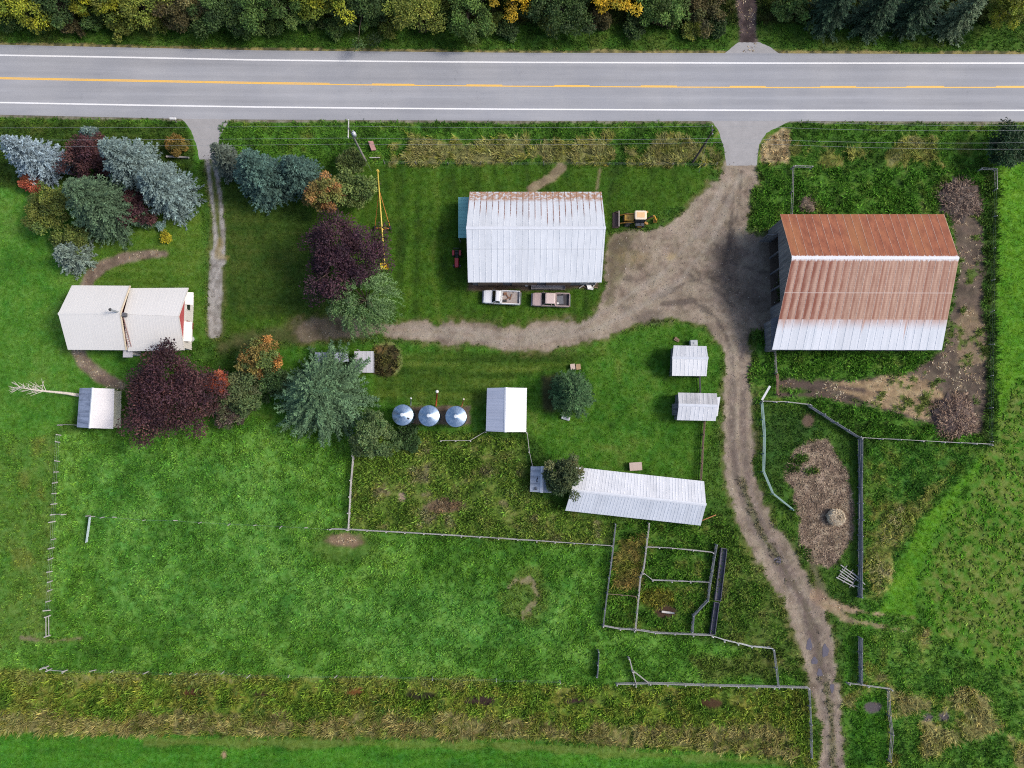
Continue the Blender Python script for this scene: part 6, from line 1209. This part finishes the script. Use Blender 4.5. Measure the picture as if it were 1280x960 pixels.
mb = MB(); mb.bar(at(878, 650.5, .7), at(895, 643.5, .7), .1, .12); mb.bar(at(879, 650, .7), at(879, 650, 0), .1, .1); mb.bar(at(894, 644, .7), at(894, 644, 0), .1, .1); tag(mb.build('orange_bar', plain('orange_bar_paint', (190, 116, 70), .7)), 'orange brown bar at the east end of the long shed', 'bar')
def bale():
    b = at(1043, 646); root = empty('round_bale', b, 'round straw feed ring heaped on the mulch', 'bale'); mb = MB(); mb.lathe((0, 0, 0), [(1.1, 0), (1.18, .3), (1.14, .8), (1.0, 1.05), (.5, 1.06), (.3, .94), (.1, .9), (.001, .9)], 28); mb.build('core', plain('old_straw', (214, 196, 168), .95, 0, .3, 6), root, smooth=True)
    n_ = 4200; a_ = nr.uniform(0, 6.283, n_); r_ = nr.uniform(.2, 1.16, n_); z_ = np.where(r_ > 1.0, nr.uniform(.1, 1.0, n_), 1.07 - .12 * (r_ < .4) + nr.normal(0, .05, n_)); P = np.stack([r_ * np.cos(a_), r_ * np.sin(a_), z_], 1); t_ = a_ + 1.57 + nr.normal(0, .5, n_)
    leaves('loose_straw', P, np.stack([np.cos(t_), np.sin(t_), nr.normal(.1, .25, n_)], 1), np.stack([np.cos(a_) * .4, np.sin(a_) * .4, np.ones(n_)], 1), nr.uniform(.15, .4, n_), .06, np.array([A(228, 212, 182), A(206, 184, 152), A(240, 228, 204), A(186, 164, 136)])[nr.integers(0, 4, n_)], GRASS, root)
bale()
def brush(label, px, py, rpx, h, cols, n_=1700, L=(.3, .95)):
    b = at(px, py); Rr = rpx * .115; root = empty('brush_pile', b, label, 'brush pile'); mb = MB(); prof = [(Rr, 0), (Rr * .85, h * .4), (Rr * .5, h * .7), (.001, h * .8)]; mb.lathe((0, 0, 0), prof, 22); o = mb.build('heap', plain('heap_' + str(cols[0][0]), cols[0], .95, 0, .4, 2.5), root, smooth=True)
    for v in o.data.vertices: v.co *= 1 + .25 * math.sin(v.co.x * 3.1 + px) * math.sin(v.co.y * 2.7)
    a_ = nr.uniform(0, 6.283, n_); r_ = Rr * nr.uniform(0, 1, n_) ** .55 * (1 + .22 * np.sin(a_ * 4 + px)); P = np.stack([r_ * np.cos(a_), r_ * np.sin(a_), h * (1 - (r_ / Rr / 1.25) ** 2) * nr.uniform(.6, 1.1, n_)], 1); P[:, 2] = np.maximum(P[:, 2], .05)
    t_ = a_ + nr.normal(0, 1.1, n_); c = np.array([A(*q) for q in cols])[nr.integers(0, len(cols), n_)] * np.exp(nr.normal(0, .2, n_))[:, None]
    leaves('stick', P, np.stack([np.cos(t_), np.sin(t_), nr.normal(.1, .3, n_)], 1), np.stack([nr.normal(0, .5, n_), nr.normal(0, .5, n_), np.ones(n_)], 1), nr.uniform(*L, n_), nr.uniform(.05, .11, n_), np.clip(c, .005, .8), GRASS, root)
brush('brown brush pile north east of the barn roof', 1197, 250, 27, 1.0, [(92, 80, 74), (150, 126, 110), (76, 58, 56), (176, 154, 134)])
brush('red brown brush and straw pile in the south east corner of the barn yard', 1191, 521, 27, 1.0, [(98, 82, 76), (172, 142, 120), (78, 58, 54), (190, 164, 140)])
brush('small heap of dry stalks in the weeds north of the barn', 1008, 257, 11, .7, [(120, 104, 88), (152, 134, 114), (100, 84, 72)], 260, (.25, .6))
def wreck():
    b = at(1058, 720); root = empty('pallet_wreck', b, 'broken grey pallets leaning at the south end of the tall board fence', 'pallets', None, R(-35)); mb = MB(); r_ = random.Random(5)
    for i in range(6): mb.bar((-1.5 + r_.uniform(-.2, .5), -1.0 + i * .36, .25 + r_.uniform(0, .2)), (1.1 + r_.uniform(-.6, .5), -.95 + i * .36 + r_.uniform(-.25, .25), .5 + r_.uniform(0, .3)), .12, .04)
    mb.build('slat', GW, root); mb = MB()
    for x in (-1.0, 0, 1.1): mb.bar((x, -1.1, .2), (x + .1, 1.2, .4), .1, .1)
    mb.build('bearer', WOOD, root)
    mb = MB(); mb.bar((1.0, -.6, .3), (2.6, -.2, .9), .1, .06); mb.bar((.4, .9, .3), (2.4, .4, .8), .1, .06); mb.build('loose_board', GW, root)
wreck()
# puddles in the wheel ruts
PUD = NT('muddy_water'); PUD = PUD.fin(tuple(A(88, 84, 96)), .08, 0, .5)
for cx, cy, rx, ry in ((1011.5, 806, 3.6, 7.5), (1031.5, 813.5, 4, 8), (1018, 826, 4, 4.5), (1024.5, 841, 3.4, 5), (1040, 860, 2.6, 5.5), (972.5, 700, 4.6, 4.2)):
    mb = MB(); pts = []
    for k in range(22): a_ = k * .2856; rr_ = 1 + .14 * math.sin(a_ * 3 + cx) + .08 * math.sin(a_ * 5 + cy); pts.append(at2(cx + rx * rr_ * math.cos(a_), cy + ry * rr_ * math.sin(a_)))
    zz = float(Z[lookup(np.array([at(cx, cy).x]), np.array([at(cx, cy).y]))[0]]); mb.prism(pts, zz - .1, zz + .03); o = mb.build('puddle', PUD); o['kind'] = 'structure'
# ------------------------------------------------------------------ light, sky, camera
SUN_EL, SUN_AZ = R(46), R(86)     # the sun stands in the east behind thin cloud; shadows fall softly to the west
w = bpy.data.worlds.new('World'); sc.world = w; w.use_nodes = True
nt = w.node_tree; bg = nt.nodes['Background']; sky = nt.nodes.new('ShaderNodeTexSky'); sky.sky_type = 'NISHITA'; sky.sun_disc = False
sky.sun_elevation = SUN_EL; sky.sun_rotation = SUN_AZ; sky.air_density = 1.0; sky.dust_density = 3.0; sky.ozone_density = 1.0
nt.links.new(sky.outputs[0], bg.inputs[0]); bg.inputs[1].default_value = SKY_STR
sl = bpy.data.lights.new('sun', 'SUN'); sl.energy = SUN_STR; sl.angle = R(SUN_ANG); sl.color = (1.0, .93, .84)
so_ = bpy.data.objects.new('sun', sl); COL.objects.link(so_)
sd = Vector((math.sin(SUN_AZ) * math.cos(SUN_EL), math.cos(SUN_AZ) * math.cos(SUN_EL), math.sin(SUN_EL)))
so_.rotation_euler = sd.to_track_quat('Z', 'Y').to_euler(); so_.location = (60, 0, 80)
cam = bpy.data.cameras.new('camera'); co = bpy.data.objects.new('camera', cam); COL.objects.link(co)
cam.sensor_width = 36; cam.lens = 36 * F / 1280; cam.clip_start = .5; cam.clip_end = 6000
co.location = (0, 0, H); co.rotation_euler = (TH, 0, 0); sc.camera = co
sc.render.engine = 'CYCLES'; sc.view_settings.view_transform = 'Standard'; sc.view_settings.look = 'None'
sc.view_settings.exposure = EXPO; sc.view_settings.gamma = 1; sc.cycles.max_bounces = 5; sc.cycles.diffuse_bounces = 3; sc.cycles.glossy_bounces = 3
sc.cycles.use_denoising = False; sc.cycles.denoising_prefilter = 'ACCURATE'; sc.cycles.filter_width = 1.1
